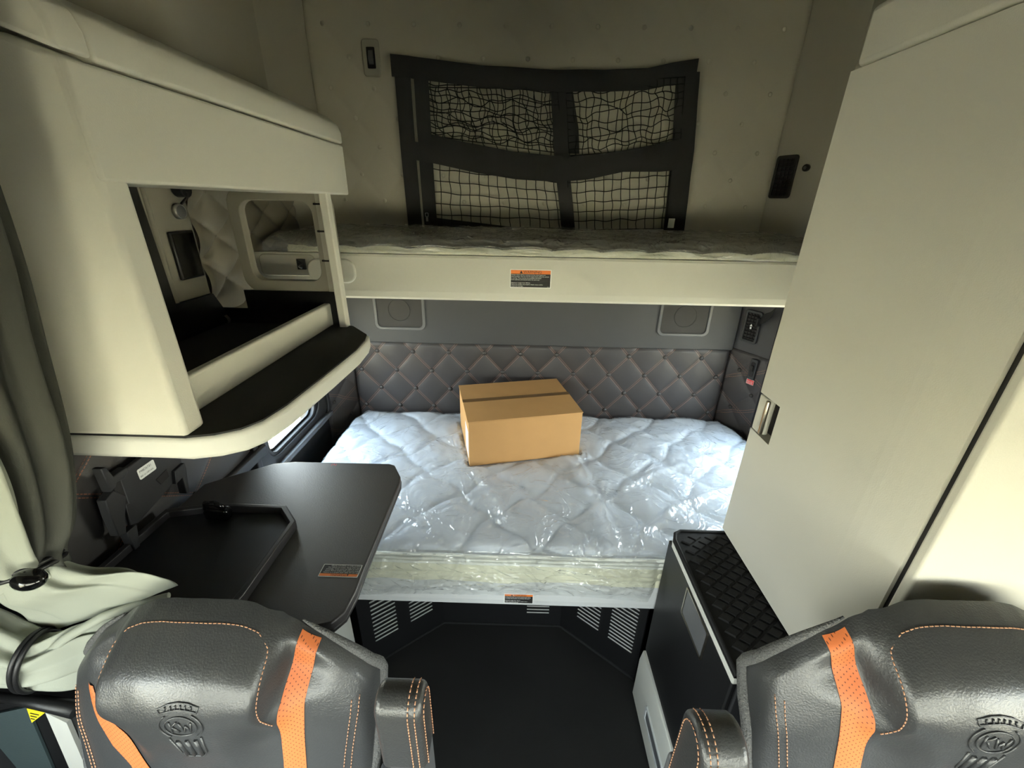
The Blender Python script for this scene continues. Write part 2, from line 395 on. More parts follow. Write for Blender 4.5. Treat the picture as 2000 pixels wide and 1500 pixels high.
# corner panels between the back wall and the side walls
def corner(parent, p0, p1, tuft, mats, u_b):
    p0, p1 = Vector(p0), Vector(p1); e = (p1-p0); L = e.length; e.normalize(); n = Vector((e.y, -e.x, 0))
    if n.y > 0: n = -n
    mb = MB()
    def q(t0, t1, z0, z1, d, m):
        a, b = p0+e*t0, p0+e*t1
        mb.hexa([a+n*d+Z*z0, b+n*d+Z*z0, b-n*.02+Z*z0, a-n*.02+Z*z0, a+n*d+Z*z1, b+n*d+Z*z1, b-n*.02+Z*z1, a-n*.02+Z*z1], m)
    q(0, L, 0, 1.50, 0, 0); q(0, L, 1.5, 2.75, 0, 1)
    q(0, L, 1.135, 1.5, .006, 0)
    mb.build('corner_panel', mats, parent)
    tufted('tufted_panel', tuft, parent, p0+n*.004, e, n, .004, L-.004, .62, 1.13, u_b, 1.03, .191, .106, .009, 0, step=.006)
    return p0, e, n, L
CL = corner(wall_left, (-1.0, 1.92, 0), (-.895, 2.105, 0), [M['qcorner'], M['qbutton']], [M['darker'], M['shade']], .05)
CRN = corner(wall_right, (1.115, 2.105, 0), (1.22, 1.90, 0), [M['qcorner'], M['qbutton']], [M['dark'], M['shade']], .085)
# left side wall panels
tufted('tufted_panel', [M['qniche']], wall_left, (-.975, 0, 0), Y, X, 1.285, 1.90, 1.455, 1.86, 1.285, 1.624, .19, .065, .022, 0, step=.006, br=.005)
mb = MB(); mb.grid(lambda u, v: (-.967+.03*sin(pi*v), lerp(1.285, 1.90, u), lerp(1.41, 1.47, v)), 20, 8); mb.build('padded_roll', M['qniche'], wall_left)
tufted('tufted_panel', [M['qleft'], M['darker']], wall_left, (-.985, 0, 0), Y, X, .645, 1.34, .93, 1.385, 1.013, .966, .30, .115, .014, 0, step=.008, br=.008)
mb = MB(); mb.box((-1.0, .645, .90), (-.955, 1.345, .945)); mb.build('wall_ledge', M['darker'], wall_left, bevel=.008)
mb = MB(); mb.box((-1.0, 1.10, 1.46), (-.957, 1.272, 1.86)); mb.box((-1.0, 1.125, 1.47), (-.950, 1.138, 1.83))
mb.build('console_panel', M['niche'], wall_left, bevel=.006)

# --- windows
def side_window(name, xin, sgn, w, parent_label):
    """opening in a side wall; sgn = +1 when the room lies towards +x"""
    y0, y1, z0, z1 = w
    r = root(name, None, None, (xin, (y0+y1)/2, z0), kind='structure')
    c = Vector((xin, (y0+y1)/2, (z0+z1)/2)); hw, hh = (y1-y0)/2, (z1-z0)/2
    mb = MB()
    mb.ring(rrect(c-X*sgn*.010, Y, Z, hw+.10, hh+.05, .07), rrect(c-X*sgn*.010, Y, Z, hw-.006, hh-.006, .05), X*sgn*.022)
    mb.ring(rrect(c, Y, Z, hw+.11, hh+.055, .06), rrect(c, Y, Z, hw+.02, hh+.005, .07), X*sgn*.022)
    mb.ring(rrect(c, Y, Z, hw+.115, hh+.06, .06), rrect(c, Y, Z, hw+.088, hh+.04, .05), X*sgn*.034)
    mb.build('window_frame', M['darker'], r, bevel=.004)
    mb = MB(); mb.ring(rrect(c-X*sgn*.018, Y, Z, hw+.01, hh+.01, .05), rrect(c-X*sgn*.018, Y, Z, hw-.016, hh-.016, .045), X*sgn*.008)
    mb.build('seal_strip', M['black'], r)
    mb = MB(); mb.box((xin+sgn*.012, y0-.07, z0-.055), (xin+sgn*.045, y1+.10, z0-.032)); mb.build('sill', M['bezel'], r, bevel=.004)
    mb = MB(); mb.box((xin-sgn*.023, y0-.05, z0-.04), (xin-sgn*.020, y1+.05, z1+.02)); mb.build('pane', M['glass'], r)
side_window('window_1', -1.0, 1, W1, '')
side_window('window_2', 1.22, -1, W2, '')
for nm, x0 in (('window_3', -1.23), ('window_4', 1.45)):
    mb = MB(); mb.box((x0-.002, WD[0], WD[2]), (x0+.002, WD[1], WD[3])); mb.build(nm, M['glass'], kind='structure')
mb = MB(); mb.box((WS[0], -1.932, WS[2]), (WS[1], -1.928, WS[3])); mb.build('window_5', M['glass'], kind='structure')

# ------------------------------------------------------------------ stickers
def sticker(parent, c, ex, ey, w, h, head, body, foot='', head_col='orange_print', warn=True, name='warning_label', lab=None, th=.0006, bodybg='ink'):
    ex, ey = Vector(ex), Vector(ey); n = ex.cross(ey); c = Vector(c); b = h*.045
    mb = MB()
    def quad(x0, y0, x1, y1, d, m):
        p = [c+ex*x+ey*y+n*d for x, y in ((x0, y0), (x1, y0), (x1, y1), (x0, y1))]
        k = len(mb.v); mb.v += [tuple(q) for q in p]; mb.face((k, k+1, k+2, k+3), m)
    mb.prism(rrect(c, ex, ey, w/2, h/2, h*.04, 3), n*th, 0)
    yh = h/2-b-h*.2
    quad(-w/2+b, yh, w/2-b, h/2-b, th+.0002, 1)
    quad(-w/2+b, -h/2+b, w/2-b, yh, th+.0002, 2)
    if head:
        s = h*.19; tri = w*.27
        k = len(mb.v); x0 = -w*.265; p = [(x0, yh+h*.03), (x0+s*.85, yh+h*.03), (x0+s*.42, yh+h*.18)]
        mb.v += [tuple(c+ex*x+ey*y+n*(th+.0005)) for x, y in p]; mb.face((k, k+1, k+2), 2)
        mb.text(head, s*1.08, c+ex*(x0+s*1.0)+ey*(yh+h*.035)+n*(th+.0005), ex, ey, 2)
    lh = (yh+h/2-b)/(len(body)+.35)
    for i, t in enumerate(body):
        if t: mb.text(t, lh*.98, c+ex*(-w/2+b*1.6)+ey*(yh-lh*(i+.92))+n*(th+.0005), ex, ey, 0)
    if foot: mb.text(foot, lh*.6, c+ex*(w/2-b*1.4)+ey*(-h/2+b*1.3)+n*(th+.0005), ex, ey, 0, align='RIGHT')
    return mb.build(name, [M['white'], M[head_col], M[bodybg]], parent, recalc=False, label=lab)

# ------------------------------------------------------------------ overhead storage cabinet, left
hc = root('storage_cabinet', 'pale grey overhead cabinet with open niche and black topped shelf on the window side wall', 'cabinet', (-.75, 1.0, 1.385))
xf, yf = -.55, .588
mb = MB()          # front end: wide face towards the windscreen plus the narrow return beside the niche
mb.prism([(-.999, yf, 1.432), (xf, yf, 1.432), (xf, yf, 1.953), (-.61, yf, 1.974), (-.999, yf, 2.0)], (0, .046, 0))
mb.build('front_panel', M['panel'], hc, bevel=.008, seg=3)
mb = MB(); mb.box((-.74, yf+.002, 1.817), (xf+.003, 1.43, 1.953)); mb.build('door', M['panel'], hc, bevel=.005)
mb = MB()
prof = [(-.999, 1.957), (xf+.002, 1.957), (xf+.002, 1.985), (xf-.006, 2.007), (xf-.034, 2.027), (-.70, 2.034), (-.999, 2.036)]
mb.prism([(a, yf+.047, b) for a, b in prof], (0, .798, 0)); mb.prism([(-.999, yf-.002, 2.005), (-.61, yf-.002, 1.979)]+[(a, yf-.002, b) for a, b in prof[1:]], (0, .049, 0)); mb.build('top_rim', M['panel'], hc, bevel=.006, seg=3)
mb = MB(); mb.box((-.98, yf+.06, 1.827), (-.74, 1.425, 1.95)); mb.build('locker_box', M['shade'], hc, bevel=.003)
mb = MB(); mb.box((-.625, .645, 1.427), (-.603, 1.40, 1.50)); mb.build('shelf_rail', M['panel'], hc, bevel=.006, seg=3)
mb = MB(); mb.prism([(-.571, 1.27, 1.42), (-.546, 1.27, 1.42), (-.546, 1.30, 1.42), (-.571, 1.30, 1.42)], (-.004, 0, .40))
mb.build('post', M['panel'], hc, bevel=.004)
# end panel with rounded cut-out
ec = Vector((-.725, 1.305, 1.682))
mb = MB(); mb.ring(rrect(ec+X*.012, X, Z, .152, .152, .05), rrect(ec, X, Z, .108, .115, .035), Y*.03)
for zz in (1.79, 1.715, 1.63): mb.box((-.609, 1.301, zz-.003), (-.574, 1.306, zz+.003), 1)
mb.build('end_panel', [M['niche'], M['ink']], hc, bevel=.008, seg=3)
mb = MB(); mb.prism([(-.573-.0, 1.302, 1.43), (-.60, 1.302, 1.43), (-.60, 1.312, 1.43), (-.573, 1.312, 1.43)], (0, 0, .39)); mb.build('end_strip', M['shade'], hc)
mb = MB(); mb.box((-.998, 1.300, 1.39), (-.575, 1.308, 1.478)); mb.box((-.872, 1.3005, 1.478), (-.575, 1.3085, 1.536)); mb.prism([(-.999, .65, 1.43), (-.999, 1.30, 1.43), (-.999, 1.30, 1.468), (-.999, 1.265, 1.53), (-.999, 1.115, 1.53), (-.999, 1.105, 1.825), (-.999, .65, 1.825)], (.053, 0, 0)); mb.build('niche_back', M['black'], hc)
# shelf
sh = [(-.999, yf+.004), (-.60, yf+.002), (-.555, .589), (-.512, .601), (-.478, .622), (-.458, .655), (-.447, .72), (-.438, .90), (-.433, 1.06), (-.440, 1.15), (-.452, 1.20), (-.53, 1.292), (-.999, 1.30)]
mb = MB(); mb.prism([(a, b, 1.385) for a, b in sh], (0, 0, .043)); shelf = mb.build('shelf', M['trim'], hc, bevel=.009, seg=3)
cx0, cy0 = -.75, 1.0
mb = MB(); mb.prism([(lerp(a, cx0, .022), lerp(b, cy0, .012), 1.427) for a, b in sh], (0, 0, .004)); mb.build('shelf_mat', M['mat'], shelf)

# fittings in the niche
sk = root('power_socket', 'round socket with hanging black cap on beige panel inside the cabinet niche', 'socket', (-.952, 1.229, 1.765))
mb = MB(); mb.cyl((-.9565, 1.226, 1.765), X, .020, .012, 20); mb.build('socket_ring', M['silver'], sk)
mb = MB(); mb.cyl((-.9565, 1.226, 1.765), X, .0155, .0135, 20); mb.build('socket_hole', M['bezel'], sk)
mb = MB(); mb.tube([(-.945, 1.233, 1.783), (-.93, 1.24, 1.80), (-.926, 1.243, 1.815)], .004, 6); mb.cyl((-.955, 1.244, 1.822), X, .022, .028, 14); mb.build('socket_cap', M['black'], sk, bevel=.003)
sp = root('control_screen', 'black rectangular touch screen standing upright on beige panel in the niche', 'control panel', (-.957, 1.21, 1.59))
mb = MB(); mb.box((-.957, 1.166, 1.586), (-.947, 1.254, 1.714)); mb.build('screen_frame', M['black'], sp, bevel=.003)
mb = MB(); mb.box((-.947, 1.172, 1.592), (-.9455, 1.248, 1.708)); mb.build('screen_glass', M['gloss'], sp)

# ------------------------------------------------------------------ tall cabinet, right
K = .936
xc, yr, yfr = .72*K, 1.06, .592*K
tc = root('tall_cabinet', 'tall pale grey wardrobe cabinet with recessed latch beside the bunk', 'cabinet', (.95, .8, .85))
zb, zt, zs = .85, 2.166, 2.066
def cab_block(z0, z1, ysec):
    mb = MB(); pf = ysec
    mb.prism([(a, b, z0) for a, b in pf], (0, 0, z1-z0)); return mb
side = [(xc, yr), (xc, yfr+.11), (xc+.001, yfr+.09), (xc+.004, yfr+.06), (xc+.008, yfr+.028), (xc+.0115, yfr+.006), (xc+.03, yfr+.006), (1.2, yfr+.006), (1.2, yr)]
# side leaf, the front leaf, the upper locker
hz0, hz1 = P(1500, 855, 'x', xc).z, P(1500, 775, 'x', xc).z
hy0, hy1 = .966, 1.052
mb = MB()
def cab_side(z0, z1, pf): mb.prism([(a, b, z0) for a, b in pf], (0, 0, z1-z0))
HZ = (1.221, 1.334)
cab_side(zb, HZ[0], side); cab_side(HZ[1], zs-.003, side)
cab_side(HZ[0], HZ[1], [(xc, hy0)]+side[1:-1]+[(1.2, yr), (xc+.035, yr), (xc+.035, hy0)])
mb.build('cabinet_body', M['panel'], tc, recalc=True)
mb = MB(); mb.prism([(xc, yr-.008, zs), (xc, yfr+.008, zs), (1.2, yfr+.008, zs), (1.2, yr-.008, zs)], (0, 0, zt-zs)); mb.build('upper_locker', M['panel'], tc, bevel=.012, seg=3)
mb = MB(); mb.box((xc+.013, yfr-.022, zb+.002), (1.2, yfr-.003, zs-.003)); mb.build('front_door', M['panel'], tc, bevel=.005, seg=3)
mb = MB(); mb.box((xc+.019, yfr-.004, zb+.004), (1.19, yfr+.0065, zs-.006)); mb.build('gap_shade_strip', M['ink'], tc)  # black strip filling the door gap, painted stand-in for its shade
lt = MB(); lt.prism([(xc-.001, hy1+.004, HZ[0]+.004), (xc-.001, hy0+.052, HZ[0]+.004), (xc+.010, hy0+.044, HZ[0]+.004), (xc+.02, hy0+.046, HZ[0]+.004), (xc+.016, hy1+.004, HZ[0]+.004)], (0, 0, HZ[1]-HZ[0]-.008))
handle = lt.build('handle', M['panel'], tc, bevel=.003)
mb = MB(); mb.box((xc-.005, hy0+.042, HZ[0]+.006), (xc+.004, hy0+.054, HZ[1]-.006)); mb.build('handle_edge', M['chrome'], handle, bevel=.003)
mb = MB(); mb.box((xc+.033, hy0, HZ[0]), (xc+.0345, yr-.002, HZ[1])); mb.build('latch_recess', M['black'], tc)

# ------------------------------------------------------------------ step cabinet, right
st = root('step_cabinet', 'low black cabinet with diamond rubber top standing under the tall cabinet', 'cabinet', (.8, .85, 0))
zs2 = .845
topo = [P(1314, 1052, 'z', zs2), P(1322, 1036, 'z', zs2), P(1336, 1030, 'z', zs2)]
xl = .50
poly = [(xl, .60), (1.19, .60), (1.19, 1.048), (xl+.035, 1.048), (xl+.012, 1.038), (xl, 1.010)]
mb = MB(); mb.prism([(a, b, zs2-.034) for a, b in poly], (0, 0, .024)); trim = mb.build('top_trim', M['trim'], st, bevel=.004)
mb = MB(); ins = [(lerp(a, .85, .022), lerp(b, .83, .022)) for a, b in poly]
mb.prism([(a, b, zs2-.011) for a, b in poly], (0, 0, .006))
# raised diamonds
inx = lambda x, y: x > xl+.018 and y < 1.04 and (x-xl)+(1.058-y) > .05
d = .036
for i in range(-3, 40):
    for j in range(-20, 30):
        cx = xl+.02+(i+j)*d*.72; cyy = .60+(i-j)*d*.52+.2
        if not (.605 < cyy < 1.03 and inx(cx-.012, cyy) and cx < .78): continue
        w, h = .0225, .0165
        p = [(cx-w, cyy), (cx, cyy-h), (cx+w, cyy), (cx, cyy+h)]
        q = [(cx-w*.82, cyy), (cx, cyy-h*.82), (cx+w*.82, cyy), (cx, cyy+h*.82)]
        mb.hexa([(a, b, zs2-.006) for a, b in p]+[(a, b, zs2-.0005) for a, b in q])
mb.tube([(xl+.007, .60, zs2-.006), (xl+.007, 1.012, zs2-.006), (xl+.018, 1.040, zs2-.006), (xl+.038, 1.051, zs2-.006), (.70, 1.051, zs2-.006)], .006, 8)
mb.build('tread_mat', M['mat'], st)
mb = MB(); mb.box((xl+.018, .60, .012), (1.19, 1.045, zs2-.034)); body = mb.build('cabinet_body', M['darker'], st, bevel=.004)
mb = MB(); mb.box((xl+.004, .605, .275), (xl+.017, 1.046, zs2-.038)); dr = mb.build('door', M['black'], st, bevel=.004)
a0, a1 = P(1337, 1165, 'x', xl+.004), P(1370, 1255, 'x', xl+.004)
mb = MB(); cz = .71
lc = Vector((xl+.004, .80, .748))
mb.ring(rrect(lc, Y, Z, .073, .052, .006, 3), rrect(lc, Y, Z, .068, .047, .004, 3), X*-.003); mb.build('latch_frame', M['chrome'], dr)
mb = MB(); mb.prism(rrect(lc, Y, Z, .067, .046, .004, 3), X*-.001); mb.build('latch_plate', M['bezel'], dr)
# grey kick panel below the door
g0, g1, g2 = P(1268, 1288, 'x', xl), P(1322, 1500, 'x', xl), P(1248, 1345, 'z', .10)
mb = MB(); pr = [(xl+.018, .27), (xl-.002, .268), (xl-.010, .22), (xl-.010, .012), (xl+.018, .012)]
mb.prism([(a, .605, b) for a, b in pr], (0, .44, 0)); kp = mb.build('kick_panel', M['trim'], st, bevel=.004)
k1 = Vector((xl-.010, .82, .135))
mb = MB(); mb.ring(rrect(k1, Y, Z, .092, .034, .008, 3), rrect(k1, Y, Z, .082, .024, .004, 3), X*-.004); mb.build('pocket_frame', M['lip'], kp)
mb = MB(); mb.prism(rrect(k1, Y, Z, .083, .025, .004, 3), X*-.001); mb.build('pocket', M['bezel'], kp)
# ------------------------------------------------------------------ lower bunk
bb = root('lower_bunk_base', 'pale grey lower bunk base with louvred black panels beneath the thick mattress', 'bunk base', (.1, 1.5, 0))
mb = MB()
lp = [(1.058, .600), (1.052, .56), (1.052, .50), (1.056, .475), (1.066, .462), (1.085, .462), (1.085, .600)]
mb.prism([(-.98, a, b) for a, b in lp], (2.18, 0, 0)); front = mb.build('front_panel', M['lip'], bb)
mb = MB(); mb.box((-.98, 1.086, .49), (1.2, 2.07, .53)); mb.build('deck', M['darker'], bb)
LC = P(1013, 1169, 'y', 1.052)
sticker(front, LC, X, Z, .104, .047, 'WARNING', ['Always return all four restraint latches when bunk', 'is in down position. Do not use bunk while vehicle', 'is moving. These latches are provided with bunk.', '', 'Maximum weight limit: 400 lbs.', 'Failure to comply may result in death, injury', 'and/or equipment damage.'])
def louvre_panel(p0, p1, zt, vents):
    """upright panel from p0 to p1 with rows of slats; vents = (start, end, z0, z1, count)"""
    p0, p1 = Vector(p0), Vector(p1); e = p1-p0; L = e.length; e.normalize(); n = Vector((e.y, -e.x, 0))
    mb = MB(); mb.prism([p0, p1, p1-n*.02, p0-n*.02], (0, 0, zt))
    pn = mb.build('louvre_panel', M['black'], bb)
    for t0, t1, z0, z1, cnt in vents:
        vb = MB()
        for i in range(cnt):
            z = lerp(z0, z1, (i+.5)/cnt); hh = (z1-z0)/cnt*.30
            a, b = p0+e*t0+Z*z, p0+e*t1+Z*z
            q = lambda p, d, dz: p+n*d+Z*dz
            vb.hexa([q(a, .001, -hh), q(b, .001, -hh), q(b, -.004, -hh), q(a, -.004, -hh), q(a, .011, hh), q(b, .011, hh), q(b, .005, hh), q(a, .005, hh)])
        vb.build('vent_slats', M['slat'], pn)
    return pn
A0, A1 = Vector((-.60, 1.107, 0)), Vector((-.314, 1.326, 0))
B0, B1 = Vector((.224, 1.327, 0)), Vector((.512, 1.0995, 0))
def along(px, py, p0, p1):
    e = (p1-p0).normalized(); n = Vector((e.y, -e.x, 0)); q = PL(px, py, p0, n)
    return (q-p0).dot(e), q.z
a1, z1_ = along(722, 1185, A0, A1); a2, _ = along(771, 1185, A0, A1); _, z0_ = along(735, 1254, A0, A1)
b1, _ = along(799, 1185, A0, A1); b2, _ = along(843, 1185, A0, A1); _, z2_ = along(802, 1216, A0, A1)
louvre_panel(A0, A1, .49, [(a1, a2, z0_, z0_+.40*(1), 18), (b1, b2, z2_, z2_+.26, 12)])
c1, _ = along(1197, 1192, B0, B1); c2, _ = along(1250, 1192, B0, B1); _, z3_ = along(1237, 1279, B0, B1)
d1, _ = along(1130, 1192, B0, B1); d2, _ = along(1174, 1192, B0, B1); _, z4_ = along(1170, 1234, B0, B1)
louvre_panel(B0, B1, .49, [(c1, c2, z3_, z3_+.36, 18), (d1, d2, z4_, z4_+.26, 12)])
e1, e2 = P(1029, 1190, 'y', 1.327), P(1072, 1190, 'y', 1.327); e3 = P(1050, 1198, 'y', 1.327).z
louvre_panel(A1, B0, .49, [(e1.x-A1.x, e2.x-A1.x, e3, e3+.16, 8)])
mb = MB(); mb.tube([A0+Z*.004, A1+Z*.004, B0+Z*.004, B1+Z*.004], .008, 6); mb.build('floor_seal', M['cord'], bb)

# lower mattress in its plastic bag
lm = root('lower_mattress', 'thick quilted pale blue mattress in clear plastic on the lower bunk', 'mattress', (.1, 1.55, .53))
MX0, MX1, MY0, MY1, MZ = -.885, 1.178, 1.068, 2.066, .712
def mlim(y):
    t = max(0, (y-1.99)/(MY1-1.99)); r = max(0, (y-1.86)/(MY1-1.86))
    return MX0+.055*t, MX1-.055*r
def quilt(x, y):
    bu, bv, dx, dy = -.08, 1.211, .292, .1425
    xw = x+.016*sin(2*pi*(y-bv)/dy*.5+1.0)+.012*noise.noise((x*6, y*6, 3)); yw = y+.012*sin(2*pi*(x-bu)/dx*2)+.012*noise.noise((x*6, y*6, 9))
    a = (xw-bu)/dx+(yw-bv)/(2*dy); b = (xw-bu)/dx-(yw-bv)/(2*dy)
    return abs(sin(pi*a)*sin(pi*b))**.27
def inbox(x, y):
    a = Vector((x+.205, y-1.549)); w = Vector((.502, .120)); L = w.length; w.normalize(); d = Vector((-w.y, w.x))
    return -.012 < a.dot(w) < L+.012 and -.012 < a.dot(d) < .41
def edge_drop(x, y):
    l, r = mlim(y); e = min(x-l, r-x, y-MY0, MY1-y); rr = .045
    if e >= rr: return 0
    t = 1-max(0, e)/rr; return .032*(1-sqrt(max(0, 1-t*t)))
def mtop(x, y):
    if inbox(x, y): return .7155          # pressed flat under the cardboard box
    return MZ+.019*quilt(x, y)+.006*noise.noise((x*3, y*3, 1.7))+.0016*noise.noise((x*26, y*26, 5))-edge_drop(x, y)
mb = MB()
def mt(u, v):
    y = lerp(MY0, MY1, v); l, r = mlim(y); x = lerp(l, r, u); return (x, y, mtop(x, y))
mb.grid(mt, 230, 120)
top = mb.build('quilted_top', M['ticking'], lm, recalc=False)
mb = MB()
def mfront(u, v):
    x = lerp(MX0, MX1, u); z = lerp(.535, MZ-.028, v)
    bul = .012*sin(pi*v)+.004*noise.noise((x*7, z*20, 2))-.008*math.exp(-((v-.55)/.03)**2)
    return (x, MY0-.002-bul, z)
mb.grid(mfront, 200, 22)
mb.box((MX0, MY0+.002, .531), (MX1-.04, 2.0, .66))
for xa, xb in ((MX0, MX0+.002), (MX1-.002, MX1)): mb.grid(lambda u, v, xa=xa: (xa, lerp(MY0, 1.99 if xa < 0 else 1.86, u), lerp(.535, MZ-.028, v)), 4, 4)
mb.build('border', M['border'], lm)
mb = MB()
for z in (MZ-.012, MZ-.028, MZ-.044): mb.tube([(lerp(MX0, MX1, i/60), MY0-.010+.0015*noise.noise((i*.4, z*9, 0)), z+.003*noise.noise((i*.25, z, 4))) for i in range(61)], .0062, 8)
mb.build('piping', M['piping'], lm)
# film: follows the mattress a little above it, with long pulled creases, and is tucked under in front
creases = []
for seg, amp, wd in (([(1125, 895), (1160, 960), (1212, 1082)], .020, .014), ([(1440, 950), (1330, 985), (1245, 1045)], .020, .016), ([(1182, 978), (1262, 930), (1330, 905)], .014, .014),
                     ([(930, 922), (965, 970), (1000, 1030)], .013, .018), ([(890, 850), (830, 865), (760, 900)], .013, .02), ([(1215, 1080), (1180, 1000), (1185, 940)], .012, .014),
                     ([(790, 1005), (830, 1030), (900, 1045)], .012, .012), ([(1330, 985), (1215, 1080), (1210, 1100)], .010, .012), ([(1190, 840), (1280, 850), (1360, 845)], .008, .016), ([(1280, 880), (1350, 900), (1420, 880)], .009, .014)):
    creases.append(([P(x, y, 'z', .735) for x, y in seg], amp, wd))
def crease(x, y):
    h = 0
    for pts, amp, wd in creases:
        best = 9
        for a, b in zip(pts, pts[1:]):
            dx, dy = b.x-a.x, b.y-a.y; L = dx*dx+dy*dy
            t = max(0, min(1, ((x-a.x)*dx+(y-a.y)*dy)/L)); d = sqrt((x-a.x-t*dx)**2+(y-a.y-t*dy)**2); best = min(best, d)
        if best < wd*3.5: h = max(h, amp*math.exp(-(best/wd)**1.5))
    return h
def ridge(p, s):
    return max(0, 1-abs(noise.noise((p[0]*s, p[1]*s, p[2]*s)))*5)**2
mb = MB()
def film_top(u, v):
    y = lerp(MY0-.004, MY1, v); l, r = mlim(y); x = lerp(l-.004, r+.004, u)
    z = mtop(x, y)+.0035
    if not inbox(x, y): z += crease(x, y)+.0045*ridge((x+.3*y, y*1.4, .5), 5)+.003*ridge((x*1.6-y, y, 2.5), 9)
    return (x, y, z)
mb.grid(film_top, 260, 130)
def film_front(u, v):
    x = lerp(MX0-.004, MX1, u); low = .512+.018*noise.noise((x*2.2, 0, 3))+.016*sin(x*3.1+1.5); z = lerp(low, MZ+.004, v)
    y = MY0-.026-.006*sin(pi*v)-.016*ridge((x*1.0, z*4.0, 4.1), 4)*sstep(0, .3, v)-.010*ridge((x*2.0+z*2, z*2, 7.1), 9)*sstep(0, .2, v)
    y = lerp(y, MY0-.005, sstep(.84, 1, v)); y = lerp(1.050-.003*ridge((x, z, 3), 12), y, sstep(0, .35, v))
    if x > .47: y = max(y, lerp(y, 1.056, sstep(.47, .50, x)))
    return (x, y, z)
mb.grid(film_front, 300, 46)
mb.build('plastic_cover', M['film'], lm, recalc=False)

# cardboard box
cb = root('cardboard_box', 'brown cardboard box with a white side label on the plastic covered mattress', 'box', (.05, 1.8, .72))
FL, FR = Vector((-.205, 1.549, .7200)), Vector((.297, 1.669, .7200)); w = (FR-FL); wl = w.length; w.normalize(); dp = Vector((-w.y, w.x, 0)); D, H = .395, .2205
BL, BR = FL+dp*D, FR+dp*D
mb = MB(); mb.hexa([FL, FR, BR, BL, FL+Z*H, FR+Z*H, BR+Z*H, BL+Z*H]); mb.build('carton', M['cardboard'], cb, bevel=.002)
for a, b in ((0, .498), (.502, 1)):
    mb = MB(); p0, p1 = FL+dp*D*a+Z*(H+.0003), FL+dp*D*b+Z*(H+.0003)
    lift = .004 if a == 0 else .0015; g = .003
    mb.hexa([p0-w*g, p0+w*(wl+g), p1+w*(wl+g), p1-w*g, p0-w*g+Z*.0035, p0+w*(wl+g)+Z*.0035, p1+w*(wl+g)+Z*(.0035+lift), p1-w*g+Z*(.0035+lift)])
    mb.build('flap', M['cardtop'], cb)
mb = MB(); p = FL+dp*D*.47+Z*(H+.0085)
mb.hexa([p-w*.004, p+w*(wl+.004), p+w*(wl+.004)+dp*.03, p-w*.004+dp*.03, p-w*.004+Z*.0006, p+w*(wl+.004)+Z*.0006, p+w*(wl+.004)+dp*.03+Z*.0006, p-w*.004+dp*.03+Z*.0006]); mb.build('tape', M['tape'], cb)
mb = MB(); p = FL-w*.0008+dp*.02
mb.hexa([p+Z*.03, p+dp*.11+Z*.03, p+dp*.11+Z*.03+w*.0006, p+Z*.03+w*.0006, p+Z*.165, p+dp*.11+Z*.165, p+dp*.11+Z*.165+w*.0006, p+Z*.165+w*.0006]); mb.build('shipping_label', M['white'], cb)

# ------------------------------------------------------------------ upper bunk
ub = root('upper_bunk', 'pale grey upper bunk platform folded down against the rear wall', 'bunk', (.1, 1.8, 1.47))
mb = MB(); fp = [(1.522, 1.628), (1.518, 1.62), (1.516, 1.50), (1.519, 1.478), (1.528, 1.469), (1.56, 1.469), (1.56, 1.628)]
mb.prism([(-.95, a, b) for a, b in fp], (2.12, 0, 0)); fas = mb.build('front_fascia', M['panel'], ub)
mb = MB(); mb.box((-.95, 1.561, 1.58), (1.17, 2.055, 1.62)); mb.build('deck', M['shade'], ub)
l0, l1 = P(1000, 526, 'y', 1.516), P(1077, 560, 'y', 1.516)
cc = (P(998, 527, 'y', 1.516)+P(1074, 562, 'y', 1.516))/2
sticker(fas, cc, X, Z, .148, .066, 'WARNING', ['Always return all four restraint latches when bunk is in', 'down position. Do not use the upper bunk while the vehicle', 'is moving. These latches are provided with fixed', 'bunk restraint and should never be worn out.', '', 'Maximum weight limit: 200 lbs.', 'Failure to comply may result in death, injury and/or', 'equipment damage.'], 'BU 01')
mb = MB(); q = P(690, 530, 'y', 1.51); mb.prism(rrect((q.x-.075, 1.516, q.z), X, Z, .085, .042, .035), (0, -.014, 0)); la = mb.build('latch_housing', M['panel'], ub, bevel=.006, seg=3)
q = P(562, 515, 'y', 1.51); mb = MB(); mb.prism(rrect((q.x, 1.516, q.z-.005), X, Z, .10, .038, .02), (0, -.008, 0)); lb = mb.build('latch_plate', M['shade'], ub, bevel=.004)
mb = MB(); mb.box((q.x+.038, 1.50, q.z-.018), (q.x+.066, 1.508, q.z+.018)); mb.tube([(q.x+.045, 1.495, q.z+.012), (q.x+.06, 1.49, q.z+.004), (q.x+.046, 1.49, q.z-.004), (q.x+.058, 1.495, q.z-.012)], .004, 6); mb.build('latch_catch', M['black'], lb)

um = root('upper_mattress', 'thin grey mattress in clear plastic lying on the upper bunk', 'mattress', (.1, 1.8, 1.63))
UX0, UX1, UY0, UY1 = -.93, 1.15, 1.535, 2.035
def utop(x, y):
    e = min(x-UX0, UX1-x, y-UY0, UY1-y); t = 1-min(1, max(0, e)/.05)
    v = (y-UY0)/(UY1-UY0)
    return 1.668+.022*v+.010*quilt(x*1.7, y*1.9)-.022*(1-sqrt(max(0, 1-t*t)))+.004*noise.noise((x*5, y*5, 8))
def ulim(y): t = max(0, 1-(y-UY0)/.09); return UX0+.10*t*t, UX1-.10*t*t
mb = MB()
def uf(u, v):
    y = lerp(UY0, UY1, v); l, r = ulim(y); x = lerp(l, r, u); return (x, y, utop(x, y)+.0015*(abs(sin(x*290)) if y < UY0+.10 else 0))
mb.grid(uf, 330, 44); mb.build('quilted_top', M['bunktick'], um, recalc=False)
mb = MB()
